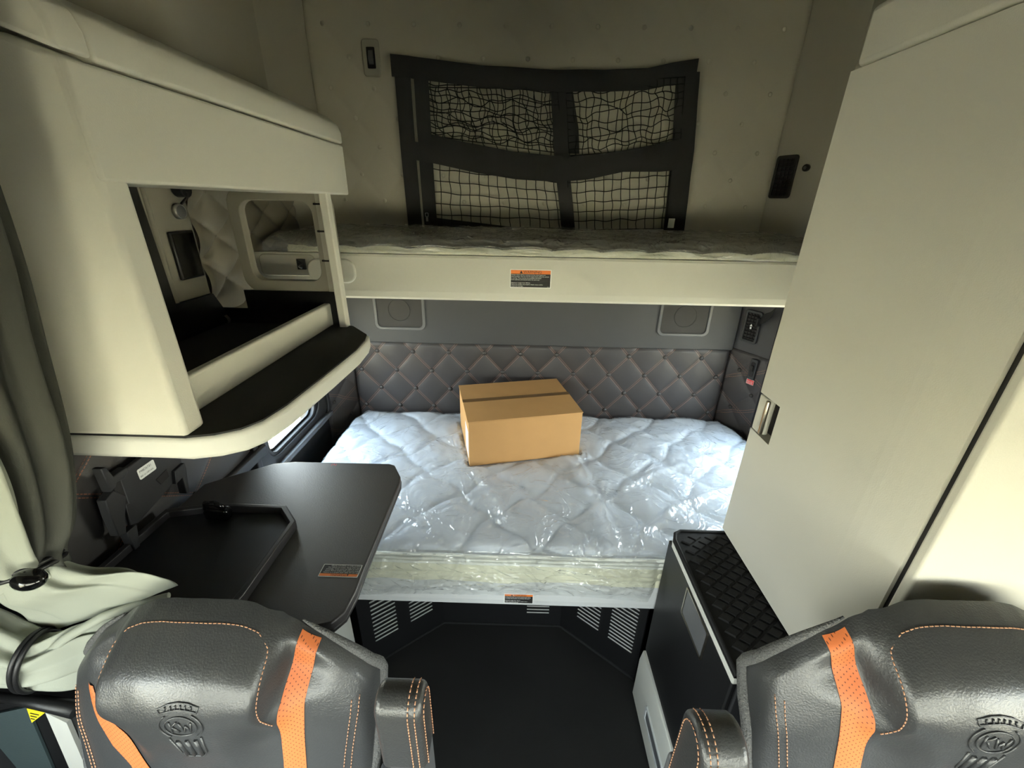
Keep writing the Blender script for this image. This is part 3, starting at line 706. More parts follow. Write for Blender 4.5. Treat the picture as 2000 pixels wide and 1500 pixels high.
def us(u, v):
    y = lerp(UY0, UY0+.0, v); l, r = ulim(UY0); x = lerp(l, r, u); return (x, UY0-.004*sin(pi*v), lerp(1.6295, utop(x, UY0)-.001, v))
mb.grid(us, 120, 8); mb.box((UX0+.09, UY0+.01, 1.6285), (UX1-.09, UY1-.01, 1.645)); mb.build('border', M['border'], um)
mb = MB()
def uw(u, v):
    # v 0..0.45 front skirt, then the top
    x = lerp(UX0+.02, UX1-.02, u)
    if v < .45:
        t = v/.45; z = lerp(1.632, utop(x, UY0)+.010, t)
        y = UY0-.012-.010*sin(pi*t)-.012*ridge((x*1.2, z*5, 1.2), 5)-.008*ridge((x*2.2, z*7, 5.2), 9)
        z += .006*noise.noise((x*3, 1, 1))*(1-t)
    else:
        t = (v-.45)/.55; y = lerp(UY0-.012, UY1-.05, t); z = utop(x, min(UY1-.01, max(UY0, y)))+.006+.007*ridge((x*.9, y*2, 6), 6)+.004*ridge((x*2, y*3, 9), 9)
    return (x, y, z)
mb.grid(uw, 330, 50); mb.build('plastic_cover', M['filmedge'], um, recalc=False)

# ------------------------------------------------------------------ cargo net on the rear wall
ND = 2.062
cn = root('cargo_net', 'black cord cargo net with wide webbing straps hanging on the rear wall', 'net', tuple(P(1070, 290, 'y', ND)))
def W(x, y, d=0): return P(x, y, 'y', ND-d)
def strap(pts, wpx, horiz, d, name='strap', wav=0):
    q = [W(x, y, d) for x, y in pts]; n = len(q); fine = []
    for i in range(n-1):
        m = 8
        for k in range(m): fine.append(q[i].lerp(q[i+1], k/m))
    fine.append(q[-1])
    half = wpx/CF*(ND*.98)/2
    out = [p+Y*wav*noise.noise((p.x*9, p.z*9, d*40)) for p in fine]
    mb = MB(); mb.ribbon(out, (Z if horiz else X)*half, thick=.002); return mb.build(name, M['webbing'], cn, recalc=True)
strap([(764, 128), (800, 131), (860, 140), (940, 150), (1080, 158), (1180, 158), (1262, 155), (1310, 144), (1362, 136)], 30, True, .012, wav=.01)
strap([(786, 145), (797, 290), (812, 450)], 26, False, .004)
strap([(822, 150), (831, 290), (842, 450)], 24, False, .016, wav=.008)
strap([(1344, 140), (1334, 290), (1316, 450)], 38, False, .006, wav=.008)
strap([(1330, 300), (1312, 450)], 24, False, .016, wav=.006)
strap([(1090, 165), (1096, 300), (1110, 450)], 25, False, .010, wav=.008)
strap([(1104, 175), (1116, 250), (1118, 300)], 24, False, .004)
strap([(796, 292), (840, 300), (930, 320), (1010, 333), (1085, 338), (1150, 333), (1220, 318), (1290, 318), (1330, 314)], 28, True, .020, wav=.01)
strap([(822, 272), (900, 290), (1000, 310), (1080, 318), (1180, 314), (1260, 300), (1335, 284)], 22, True, .012, wav=.008)
strap([(830, 432), (900, 440), (1000, 452)], 16, True, .006)
def net_panel(cor, nu, nv, slack, seed):
    a, b, c, d = [W(*q, .008) for q in cor]     # corners: top left, top right, bottom right, bottom left
    def at(u, v):
        p = (a.lerp(b, u)).lerp(d.lerp(c, u), v); s = sin(pi*min(1, max(0, v)))*slack; e = min(u, 1-u, v, 1-v)*8; e = min(1, max(0, e))
        return p+Vector((slack*.40*noise.noise((u*6, v*5, seed))*e, -.012*noise.noise((u*4, v*4, seed+3)), (slack*.5*noise.noise((u*7, v*6, seed+7))-.15*s)*e))
    mb = MB()
    for j in range(nv+1): mb.tube([at(i/(nu*3), j/nv) for i in range(nu*3+1)], .0019, 5)
    for i in range(nu+1): mb.tube([at(i/nu, j/(nv*3)) for j in range(nv*3+1)], .0019, 5)
    return mb.build('net_panel', M['cord'], cn)
net_panel([(825, 150), (1088, 168), (1100, 300), (838, 265)], 17, 11, .05, 1.3)
net_panel([(1104, 168), (1338, 150), (1328, 285), (1112, 305)], 17, 10, .05, 5.1)
net_panel([(830, 170), (1085, 175), (1098, 310), (842, 280)], 12, 5, .07, 8.1)
net_panel([(840, 305), (1098, 338), (1112, 446), (845, 440)], 14, 6, .016, 2.2)
net_panel([(1108, 338), (1322, 318), (1308, 446), (1114, 450)], 12, 6, .016, 3.9)
mb = MB(); p = W(1311, 436, .02); mb.box(p-Vector((.014, .001, .02)), p+Vector((.014, .001, .02))); mb.build('care_tag', M['white'], cn)
mb = MB(); p = W(834, 425, .02); mb.ring(rrect(p+Z*.012, X, Z, .008, .009, .003, 2), rrect(p+Z*.012, X, Z, .005, .006, .002, 2), (0, -.002, 0)); mb.box(p-Vector((.005, .001, .016)), p+Vector((.005, .001, .002))); mb.build('buckle', M['silver'], cn)
# ------------------------------------------------------------------ fittings on the rear wall and the corner panel
for cx_, lab in ((-.607, 'grey framed square speaker in the dark band, on the side of the window'), (.832, 'grey framed square speaker in the dark band, beside the lower air vent')):
    s = root('speaker', lab, 'speaker', (cx_, 2.06, 1.30), group='speakers above the tufted panel')
    c = Vector((cx_, 2.063, 1.298)); mb = MB(); mb.ring(rrect(c, X, Z, .130, .103, .03), rrect(c, X, Z, .115, .088, .022), (0, -.010, 0)); mb.build('frame', M['greybezel'], s, bevel=.003)
    mb = MB(); mb.grid(lambda u, v: (cx_+lerp(-.118, .118, u), 2.060-.006*sin(pi*u)*sin(pi*v), 1.298+lerp(-.091, .091, v)), 12, 10); mb.build('grille', M['speaker'], s)
    mb = MB(); mb.tube([(cx_+.055*cos(2*pi*i/32), 2.0545, 1.298+.055*sin(2*pi*i/32)) for i in range(32)], .0016, 6, closed=True); mb.build('cone_ring', M['speaker'], s)
p0, ce, cnn, cL = CRN
def oc(px, py, d=.010):
    q = PL(px, py, p0+cnn*d, cnn); return q
def quad_frame(pts, ins, depth, nrm):
    c = sum((Vector(p) for p in pts), Vector())/4; inn = [c+(Vector(p)-c)*ins for p in pts]
    return pts, inn
def corner_rect(pxs, d):
    """upright rectangle on the corner panel fitted to four image points: centre, half width, half height"""
    q = [oc(x, y, d) for x, y in pxs]; t = [(a-p0).dot(ce) for a in q]; z = [a.z for a in q]
    hw = (max(t)-min(t))/2*.86; hh = ((z[0]+z[1])-(z[2]+z[3]))/4; tc_ = sum(t)/4; zc = sum(z)/4
    return p0+ce*tc_+cnn*d+Z*zc, hw, hh
def air_vent(pxs, lab, sym, d=.004):
    c, hw, hh = corner_rect(pxs, d); v = root('air_vent', lab, 'air vent', tuple(c), group=None)
    mb = MB(); mb.ring(rrect(c, ce, Z, hw, hh, .012), rrect(c, ce, Z, hw*.74, hh*.84, .006), cnn*.010); mb.build('vent_frame', M['greyvent'] if sym else M['black'], v, bevel=.002)
    mb = MB(); mb.prism(rrect(c, ce, Z, hw*.76, hh*.86, .006), cnn*.001); mb.build('vent_recess', M['ink'], v)
    mb = MB(); n = 8
    for i in range(n):
        zz = lerp(-hh*.8, hh*.8, (i+.5)/n); a, b = c-ce*hw*.74+Z*zz, c+ce*hw*.74+Z*zz
        mb.hexa([a+cnn*.002-Z*.001, b+cnn*.002-Z*.001, b+cnn*.008-Z*.004, a+cnn*.008-Z*.004, a+cnn*.002+Z*.001, b+cnn*.002+Z*.001, b+cnn*.008-Z*.002, a+cnn*.008-Z*.002])
    mb.build('slats', M['black'], v)
    mb = MB()
    for i in range(3):
        tt = lerp(-hw*.74, hw*.74, (i+1)/4); a = c+ce*tt; mb.hexa([a+cnn*.002-ce*.001-Z*hh*.84, a+cnn*.002+ce*.001-Z*hh*.84, a+cnn*.006+ce*.001-Z*hh*.84, a+cnn*.006-ce*.001-Z*hh*.84, a+cnn*.002-ce*.001+Z*hh*.84, a+cnn*.002+ce*.001+Z*hh*.84, a+cnn*.006+ce*.001+Z*hh*.84, a+cnn*.006-ce*.001+Z*hh*.84])
    mb.build('dividers', M['black'], v)
    mb = MB(); s_ = .007 if sym else .004
    mb.prism([c+cnn*.009+ce*x+Z*y for x, y in ((-s_, .004), (0, .004+s_*1.5), (s_, .004))], cnn*.0012)
    if sym: mb.prism([c+cnn*.009+ce*x+Z*y for x, y in ((-s_*.6, -.010), (s_*.6, -.010), (s_*.6, 0), (-s_*.6, 0))], cnn*.0012)
    mb.build('direction_mark', M['white'] if sym else M['bezel'], v)
air_vent([(1519, 303), (1562, 304), (1502, 386), (1545, 389)], 'black air vent high on the rear corner above the upper mattress', False)
air_vent([(1458, 605), (1494, 608), (1446, 667), (1480, 671)], 'grey framed air vent with white arrow below the upper bunk', True, .010)
c = oc(1577, 328, .004); k = root('wall_knob', 'small black round knob beside the high corner air vent', 'knob', tuple(c))
mb = MB(); mb.cyl(c, cnn, .014, .016, 16); mb.build('knob', M['black'], k, bevel=.003); mb = MB(); mb.cyl(c+cnn*.016, cnn, .006, .003, 10); mb.build('knob_cap', M['bezel'], k)
c, hw, hh = corner_rect([(1469, 701), (1486, 702), (1459, 739), (1475, 742)], .012)
s = root('latch_switch', 'narrow black rocker switch with red sticker beneath it on the tufted corner', 'switch', tuple(c))
mb = MB(); mb.prism(rrect(c, ce, Z, hw, hh, .008), cnn*.012); mb.build('switch_plate', M['greyvent'], s, bevel=.003)
mb = MB(); mb.prism(rrect(c+cnn*.012, ce, Z, hw*.62, hh*.72, hw*.5), cnn*.0015); mb.build('recess', M['ink'], s)
mb = MB(); mb.prism(rrect(c+cnn*.0135+Z*hh*.12, ce, Z, hw*.34, hh*.30, hw*.2), cnn*.007); mb.build('rocker', M['black'], s, bevel=.002)
q = oc(1465, 746, .018); sticker(s, q, ce, Z, .040, .026, '', ['PUSH TO', 'UNLOCK'], head_col='red_print', bodybg='red_print', name='red_sticker', lab='small red sticker with white border')
a, b = oc(1482, 629, .03), oc(1512, 611, .045); k = root('strap', 'short black webbing strap hanging across the lower air vent', 'strap', tuple(a))
mb = MB(); mb.ribbon([a.lerp(b, i/6)+Z*.004*sin(i*1.3) for i in range(7)], Vector((.010, 0, .028)), thick=.003, off=cnn); mb.build('webbing', M['webbing'], k)
mb = MB(); mb.box(a-Vector((.012, .006, .022)), a+Vector((.010, .006, .020))); mb.build('strap_end', M['black'], k, bevel=.003)
c = (P(705, 79, 'y', 2.092)+P(747, 149, 'y', 2.092))/2
s = root('rocker_switch', 'beige wall plate with black rocker switch left of the cargo net', 'switch', tuple(c))
mb = MB(); mb.prism(rrect(c, X, Z, .036, .064, .012), (0, -.010, 0)); mb.build('switch_plate', M['shade'], s, bevel=.004)
mb = MB(); mb.prism(rrect(c-Y*.0095, X, Z, .017, .036, .003), (0, -.002, 0)); mb.build('rocker_frame', M['ink'], s)
mb = MB(); mb.hexa([c+Vector(q) for q in ((-.010, -.011, -.024), (.010, -.011, -.024), (.010, -.012, 0), (-.010, -.012, 0), (-.010, -.019, -.004), (.010, -.019, -.004), (.010, -.011, .028), (-.010, -.011, .028))]); mb.build('rocker', M['bezel'], s)
# pull recess in the right wall
a, b = P(1596, 240, 'x', 1.21), P(1632, 222, 'x', 1.21)
mb = MB(); mb.prism(rrect((1.219, (a.y+b.y)/2, (a.z+b.z)/2), Y, Z, .05, .016, .006), (-.010, 0, 0)); mb.build('coat_rail_bracket', M['shade'], wall_right, bevel=.003)

# ------------------------------------------------------------------ work table, left
tb = root('work_table', 'dark grey table top reaching over the mattress corner beside the driver seat', 'table', (-.68, .85, 0))
tp = [(-.950, .575), (-.40, .572), (-.372, .580), (-.354, .606), (-.350, .66), (-.353, .72), (-.358, 1.055), (-.365, 1.085), (-.40, 1.145), (-.42, 1.153), (-.735, 1.150), (-.80, 1.135), (-.950, 1.02)]
mb = MB(); mb.prism([(a, b, .974) for a, b in tp], (0, 0, .026)); ttop = mb.build('table_top', M['table'], tb, bevel=.005, seg=3)
mb = MB(); mb.prism([(lerp(a, -.66, -.004), lerp(b, .86, -.004), .970) for a, b in tp], (0, 0, .012)); mb.build('edge_band', M['edge'], tb, bevel=.003)
sticker(ttop, (-.406, .712, 1.0002), -X, -Y, .092, .036, 'WARNING', ['Do not use table while vehicle is in motion.', 'Stow and latch table before driving. Loose', 'items on table can cause injury. Maximum', 'table load: 50 lbs. Failure to comply may', 'result in injury or equipment damage.'])
mb = MB(); p = P(655, 905, 'z', 1.0); mb.text('(A)', .014, (p.x-.01, p.y-.012, 1.0004), X, Y, 0); mb.build('maker_mark', M['red_print'], ttop, label='tiny red printed mark')
mb = MB(); mb.box((-.945, .65, .012), (-.578, 1.02, .969)); mb.build('base_cabinet', M['trim'], tb, bevel=.006)
mb = MB(); mb.box((-.577, .66, .05), (-.574, .985, .93)); mb.build('base_door', M['trim'], tb, bevel=.002)
mb = MB(); mb.box((-.585, .66, 0), (-.94, 1.01, .014)); mb.build('base_foot', M['black'], tb)
ty = root('storage_tray', 'black raised rim tray lying on the window end of the dark table', 'tray', (-.75, .75, 1.0))
to = [(-.945, .585), (-.578, .585), (-.574, .62), (-.574, .845), (-.630, .903), (-.82, .905), (-.945, .875)]
cx_, cy_ = -.76, .745
mb = MB(); inn = [(lerp(a, cx_, .075), lerp(b, cy_, .085)) for a, b in to]
mb.ring([(a, b, 1.001) for a, b in to], [(a, b, 1.001) for a, b in inn], (0, 0, .026)); mb.build('rim', M['edge'], ty, bevel=.003)
mb = MB(); mb.prism([(a, b, 1.0008) for a, b in inn], (0, 0, .006)); mb.build('tray_floor', M['black'], ty)
cl = root('cable_clip', 'small glossy black clip standing in the tray corner', 'clip', (-.80, .86, 1.01))
mb = MB(); q = Vector((-.795, .855, 1.0075))
mb.prism([q+Vector((x, 0, z)) for x, z in ((-.03, 0), (.03, 0), (.034, .02), (.030, .035), (-.024, .040), (-.034, .025))], (0, .022, 0)); mb.build('clip_base', M['gloss'], cl, bevel=.005)
mb = MB(); mb.tube([q+Vector((-.026, .008, .034)), q+Vector((-.02, .004, .055)), q+Vector((.01, .0, .060)), q+Vector((.03, 0, .045))], .007, 8); mb.build('clip_jaw', M['gloss'], cl)

# wall bracket for a screen
xb = -.948
bk = root('screen_bracket', 'black metal screen bracket with white label on the dark side wall', 'bracket', (xb, .85, 1.0))
def zz4(pts): return [P(100+x*.26, 860+y*.26, 'x', xb) for x, y in pts]
mb = MB(); mb.prism(zz4([(505, 225), (560, 190), (690, 90), (930, 90), (960, 180), (880, 330), (620, 620), (560, 640), (520, 480), (545, 470), (480, 290)]), (.012, 0, 0)); pl = mb.build('plate', M['darker'], bk, bevel=.002)
for nm, pts in (('hook', [(300, 215), (330, 198), (350, 210), (400, 270), (500, 200), (512, 240), (480, 290), (430, 310), (420, 350), (380, 390)]),
                ('leg', [(335, 455), (400, 375), (500, 420), (490, 560), (500, 700), (440, 720), (370, 560)]),
                ('foot', [(500, 690), (580, 630), (606, 800), (565, 825)]), ('arm', [(870, 230), (945, 165), (960, 200), (985, 390), (960, 400), (930, 280), (880, 330)])):
    mb = MB(); mb.prism(zz4(pts), (.022, 0, 0)); mb.build(nm, M['darker'], bk, bevel=.002)
for pts in ([(420, 330), (475, 290), (530, 470), (470, 500)], [(750, 295), (830, 215), (850, 270), (790, 330)]):
    mb = MB(); q4 = [p+X*.0125 for p in zz4(pts)]; mb.prism(q4, (.001, 0, 0)); mb.build('cut_out', M['ink'], bk)
mb = MB(); c = Vector((xb+.013, .858, 1.166)); mb.prism(rrect(c, Y, Z, .025, .0145, .004), X*.0006, 0)
mb.text('P98D5731', .0085, c+X*.001-Y*.021+Z*.003, Y, Z, 1); mb.text('001 U-10P1AN', .0062, c+X*.001-Y*.022-Z*.009, Y, Z, 1); mb.build('part_label', [M['white'], M['ink']], pl, label='white rounded label with black print')

# ------------------------------------------------------------------ seats
CX = -.547
ZT = [(0, 1.150), (.05, 1.147), (.09, 1.140), (.12, 1.128), (.14, 1.114), (.155, 1.101), (.175, 1.086), (.202, 1.068), (.222, 1.048), (.242, 1.025), (.265, 1.0), (.28, .978), (.287, .960), (.291, .940)]
HW = [(.92, .150), (.97, .148), (.985, .142), (1.0, .137), (1.03, .137), (1.06, .140), (1.09, .141), (1.12, .133), (1.14, .118)]
def ztop(a): return interp(ZT, abs(a))
def seat_y(u, z):
    a = abs(u); h_ = interp(HW, z); e = max(0, ztop(a)-z)
    y = .415+.22*(z-1.0)+.072*(a/.31)**1.8
    out = sstep(-.014, .022, a-h_)
    up = sstep(.92, 1.05, z)
    fe = sstep(0, .06, e)
    y += -.050*(1-out)*lerp(sstep(.78, 1.10, z), up, sstep(.06, .13, a))*(.35+.65*fe)+.018*out*fe*sstep(.98, 1.04, z)*(1-sstep(.17, .27, a))
    y += lerp(.060, .024, sstep(.06, .22, a))*max(0, 1-e/.125)**2
    y += .005*math.exp(-((a-h_)/.005)**2)*sstep(.97, 1.0, z)
    y += .008*math.exp(-(u/.11)**2)*(1-sstep(.88, 1.0, z))
    y += .020*max(0, 1-e/.016)**2+.020*max(0, (a-.262)/.03)**3
    y += .0016*noise.noise((u*18, z*18, 2))
    return y
def stripe_in(z): return interp([(.60, .130), (.85, .142), (.93, .144), (.985, .147), (1.02, .153), (1.06, .162), (1.10, .172), (1.20, .20)], z)
def stripe_top(u):
    lo, hi = .9, 1.2
    for _ in range(24):
        m_ = (lo+hi)/2
        if m_ < ztop(stripe_in(m_)+u*.036)-.002: lo = m_
        else: hi = m_
    return lo
def dashes(mb, pts, r=.0009, dash=.0048, gap=.0026):
    d = 0; L = [0]
    for a, b in zip(pts, pts[1:]): d += (b-a).length; L.append(d)
    def at(s):
        for i in range(len(pts)-1):
            if s <= L[i+1]: return pts[i].lerp(pts[i+1], (s-L[i])/max(1e-9, L[i+1]-L[i]))
        return pts[-1]
    s = 0
    while s < d: mb.tube([at(s), at(min(d, s+dash))], r, 5); s += dash+gap
def sp_(u, z, off=.001): return Vector((CX+u, seat_y(u, z)-off, z))
def make_seat(name, label, outer):
    t = root(name, label, 'seat', (CX, .40, 0), group='two leather cab seats')
    mb = MB()
    ub_ = lambda z: interp([(.60, .255), (.80, .283), (.90, .291), (1.2, .291)], z)
    def fn(u, v):
        a_ = u*2-1; a_ = (abs(a_)**.85)*(1 if a_ > 0 else -1); zt_ = ztop(a_*.291); z = lerp(.60, zt_, v**.9); uu = a_*ub_(z); return (CX+uu, seat_y(uu, z), z)
    mb.grid(fn, 130, 100); mb.build('backrest', M['leather'], t, recalc=False)
    # orange stripes follow the surface
    for sgn in (1, -1):
        mb = MB()
        def sf(u, v):
            if sgn == outer:      # the window side stripe disappears under the head cushion
                z = lerp(.66, .992, v)
                a = lerp(interp([(.66, .01), (.80, .045), (.859, .08), (.89, .105), (.932, .143), (.956, .174), (.992, .203)], z), interp([(.66, .06), (.80, .105), (.855, .138), (.886, .172), (.93, .197), (.992, .216)], z), u)
            else: z = lerp(.62, stripe_top(u), v); a = stripe_in(z)+u*.037
            return (CX+sgn*a, seat_y(sgn*a, z)-.0018-.0012*sin(pi*u), z)
        mb.grid(sf, 10, 90); mb.build('orange_stripe', M['stripe'], t, recalc=False)
    # carpet backed shell with a thick rim
    mb = MB()
    for sgn in (-1, 1):
        q = [Vector((CX+sgn*(ub_(z)+.003), seat_y(ub_(z), z)+.012, z)) for z in [lerp(.60, .90, i/14) for i in range(15)]]
        q += [Vector((CX+sgn*a_, seat_y(a_, ztop(a_))+.004, ztop(a_)+.003)) for a_ in (.2905, .287, .282, .275, .263, .249, .235, .22, .205, .19, .175, .165)]
        mb.tube(q, [.011]*18+[.010, .0095, .009, .008, .007, .0055, .0045, .003, .002], 8)
    def bk_(u, v):
        a_ = (u*2-1); zt_ = ztop(a_*.291)-.006; z = lerp(.60, zt_, v); uu = a_*(ub_(z)+.003); y0_ = seat_y(uu, z)+.010
        return (CX+uu, lerp(y0_, .538, (sin(pi*u)**.5)*(1-v**6)), z-.03*sin(pi*u)*v)
    mb.grid(bk_, 50, 50)
    mb.build('back_shell', M['felt'], t, recalc=True)
    # seams
    mb = MB()
    zl = [lerp(.972, 1.098, i/40) for i in range(41)]
    right = [sp_(interp(HW, z)-.006, z, .0018) for z in zl]; left = [sp_(-interp(HW, z)+.006, z, .0018) for z in zl]
    arc = [sp_(lerp(-.114, .114, i/40), ztop(lerp(-.114, .114, i/40))-.012, .0018) for i in range(41)]
    dashes(mb, left+arc+right[::-1]); mb.build('head_cushion_stitching', M['thread'], t)
    for sgn in (-1, 1):
        mb = MB()
        for o_ in (.008, .020):
            dashes(mb, [sp_(sgn*(interp([(.6, .225), (.85, .256), (.93, .268), (.96, .270), (1.02, .268)], z)+.006-o_), z, .0014) for z in [lerp(.62, .958, i/50) for i in range(51)]])
        mb.build('bolster_stitching', M['thread'], t)
    # embossed emblem
    mb = MB(); ez = 1.024; ec_ = lambda x, z: sp_(-outer*.022+x*.95, ez+z*1.02, .0010)
    def loop(fx, n=40, r=.0013): mb.tube([ec_(*fx(2*pi*i/n)) for i in range(n)], r, 6, closed=True)
    loop(lambda a: (.026*cos(a), .021*sin(a)))
    rim_arc = [(.035*cos(a), .029*sin(a)) for a in [math.radians(d) for d in range(-52, 53, 8)]]
    mb.tube([ec_(*p) for p in rim_arc], .0014, 6); mb.tube([ec_(-x, z) for x, z in rim_arc], .0014, 6)
    ban = [(-.030, .026), (-.033, .034), (-.016, .041), (0, .043), (.016, .041), (.033, .034), (.030, .026), (.015, .031), (0, .033), (-.015, .031)]
    mb.tube([ec_(*p) for p in ban], .0013, 6, closed=True)
    for x in (-.021, -.012, -.004, .004, .012, .021): mb.tube([ec_(x, .0335-abs(x)*.12), ec_(x, .0395-abs(x)*.12)], .0011, 5)
    for a_, b_ in (((-.016, .012), (-.016, -.012)), ((-.016, 0), (-.004, .012)), ((-.013, .002), (-.004, -.012)), ((-.001, .010), (.004, -.012)), ((.004, -.012), (.009, .004)), ((.009, .004), (.014, -.012)), ((.014, -.012), (.019, .010))):
        mb.tube([ec_(*a_), ec_(*b_)], .0014, 6)
    rib = [(-.026, -.027), (-.022, -.072), (-.014, -.084), (.014, -.084), (.022, -.072), (.026, -.027)]
    mb.tube([ec_(*p) for p in rib], .0014, 6)
    for x in (-.0135, 0, .0135): mb.tube([ec_(x*1.1, -.034), ec_(x*.95, -.079)], .0030, 8)
    mb.build('embossed_emblem', M['leather'], t)
    # cushion and pedestal below the picture
    mb = MB(); mb.box((CX-.26, -.10, .46), (CX+.26, .40, .60)); mb.build('cushion', M['leather'], t, bevel=.05, seg=4)
    mb = MB(); mb.box((CX-.20, -.02, 0), (CX+.20, .40, .455)); mb.build('pedestal', M['black'], t, bevel=.02)
    return t
def armrest(parent, x0, x1, y0, y1, zb_, zt_, inner, arcn=10):
    """upright padded arm: profile in y, z swept across x; inner = +1 when the stitched cheek faces +x"""
    r = (y1-y0)/2*.9; pr = [(y0, zb_)]
    for i in range(arcn+1):
        a = pi-pi*i/arcn; pr.append(((y0+y1)/2+(y1-y0)/2*cos(a), zt_-r*1.1+r*1.1*sin(a)))
    pr.append((y1, zb_))
    mb = MB(); mb.prism([(x0, a, b) for a, b in pr], (x1-x0, 0, 0)); pad = mb.build('armrest', M['leather'], parent, bevel=.010, seg=4)
    mb = MB()
    xs = (x1-.010, x1-.020) if inner > 0 else (x0+.010, x0+.020)
    for x_ in xs: dashes(mb, [Vector((x_, a-.0018 if i < 3 else a, b+(.0018 if i > 2 else 0))) for i, (a, b) in enumerate(pr[:arcn])])
    xo = x1+.0012 if inner > 0 else x0-.0012
    cxy = ((y0+y1)/2, (zb_+zt_)/2)
    dashes(mb, [Vector((xo, lerp(a, cxy[0], .30), lerp(b, cxy[1], .10))) for a, b in pr])
    mb.build('armrest_stitching', M['thread'], pad)
    mb = MB(); mb.box((x0+.008, y0+.006, .66), (x1-.008, y1+.02, zb_+.004)); mb.box((min(x0, x1)-.05 if inner > 0 else x1-.01, y1+.005, .75), (x0+.01 if inner > 0 else x1+.05, y1+.04, .80)); mb.build('armrest_bracket', M['bezel'], pad, bevel=.008, seg=3)
    return pad
seat = make_seat('driver_seat', 'black leather truck seat with orange stripes standing in front of the dark table', -1)
seat2 = make_seat('passenger_seat', 'black leather truck seat with orange stripes in front of the step cabinet', 1)
seat2.location = (CX+1.270, .38, .076)
for ch in seat2.children:
    if ch.name.startswith('pedestal'): ch.location.z -= .076
armrest(seat, -.197, -.126, .350, .405, .985, 1.142, 1)
bpy.context.view_layer.update()
armrest(seat2, .268, .335, .315, .395, .93, 1.118, -1)

# ------------------------------------------------------------------ curtain, left
cu = root('curtain', 'pale grey privacy curtain gathered with black ties behind the driver seat', 'curtain', (-.85, .52, 1.0))
def loft(name, keys, mat_, n=72, m=60, pleats=9, parent=cu):
    """keys: (centre, long axis vector, short axis vector, pleat depth)"""
    def cat(a, b, c, d, t):
        return .5*((2*b)+(-a+c)*t+(2*a-5*b+4*c-d)*t*t+(-a+3*b-3*c+d)*t**3)
    K_ = [tuple(list(Vector(k[0]))+list(Vector(k[1]))+list(Vector(k[2]))+[k[3]]) for k in keys]
    def at(v):
        s = v*(len(K_)-1); i = min(len(K_)-2, int(s)); t = s-i
        g = lambda j: K_[max(0, min(len(K_)-1, j))]
        return [cat(g(i-1)[q], g(i)[q], g(i+1)[q], g(i+2)[q], t) for q in range(10)]
    def fn(u, v):
        q = at(v); c, a, b, p = Vector(q[0:3]), Vector(q[3:6]), Vector(q[6:9]), q[9]
        th = 2*pi*u; k = 1+1.7*p*(cos(pleats*th+1.5*sin(v*3)+2*noise.noise((v*2, 0, 1)))*.75+.5*noise.noise((cos(th)*2.5, sin(th)*2.5, v*2.5)))
        return c+(a*cos(th)+b*sin(th))*k
    mb = MB(); mb.grid(fn, n, m, closeu=True)
    k0 = len(mb.v)-n; mb.face(range(k0, k0+n)); mb.face(range(n-1, -1, -1))
    return mb.build(name, mat_, parent)
def cy(px, py, y=.52): return P(px, py, 'y', y)
loft('shaded_lining', [((-.66, .535, 2.745), (.085, 0, 0), (0, .026, 0), .08), ((-.69, .535, 2.25), (.085, 0, 0), (0, .028, 0), .10), ((-.73, .535, 1.80), (.085, 0, 0), (0, .030, 0), .12), ((-.775, .535, 1.60), (.095, 0, .0), (0, .032, 0), .14),
     ((-.812, .535, 1.42), (.105, 0, .01), (0, .032, 0), .15), ((-.848, .535, 1.28), (.095, 0, .015), (0, .032, 0), .15), ((-.868, .535, 1.205), (.064, 0, .012), (0, .030, 0), .12), ((-.868, .535, 1.165), (.055, 0, .014), (0, .030, 0), .12)], M['lining'], pleats=8)  # dark cloth added for the shaded side of the curtain
loft('hanging_cloth', [((-.800, .530, 1.74), (.02, 0, 0), (0, .008, 0), .05), ((-.850, .508, 1.58), (.060, 0, .0), (0, .016, 0), .12), ((-.850, .494, 1.45), (.090, 0, .02), (0, .024, 0), .15), ((-.850, .493, 1.34), (.080, 0, .015), (0, .028, 0), .16),
     ((-.862, .505, 1.24), (.060, 0, .012), (0, .026, 0), .16), ((-.872, .515, 1.195), (.050, 0, .012), (0, .024, 0), .12), ((-.872, .52, 1.165), (.05, 0, .014), (0, .022, 0), .12)], M['curtain'], pleats=6)
loft('flared_hem', [((-.874, .53, 1.185), (.045, 0, .014), (0, .026, 0), .10), ((-.855, .53, 1.145), (.085, 0, .030), (0, .028, 0), .12), ((-.835, .553, 1.100), (.120, 0, .058), (0, .018, 0), .12), ((-.815, .562, 1.058), (.150, 0, .070), (0, .012, 0), .10), ((-.806, .562, 1.042), (.152, 0, .070), (0, .006, 0), .06)], M['curtain'], pleats=7)
loft('side_bundle', [((-1.197, .52, .99), (0, 0, .075), (0, .045, 0), .14), ((-1.05, .52, .985), (0, 0, .082), (0, .045, 0), .15), ((-.965, .52, .955), (.01, 0, .058), (0, .040, 0), .12), ((-.935, .52, .945), (.01, 0, .054), (0, .038, 0), .12),
     ((-.90, .530, .938), (.005, 0, .066), (0, .030, 0), .16), ((-.85, .548, .935), (0, 0, .078), (0, .016, 0), .16), ((-.76, .557, .935), (0, 0, .085), (0, .009, 0), .12)], M['curtain'], pleats=8)
mb = MB(); hp = [P(84, 1283, 'y', .515), P(130, 1245, 'y', .525), P(200, 1205, 'y', .54), P(270, 1180, 'y', .555), P(330, 1163, 'y', .57)]
mb.tube(hp, [.008, .009, .009, .008, .006], 8); mb.build('hem_edge', M['curtain'], cu)
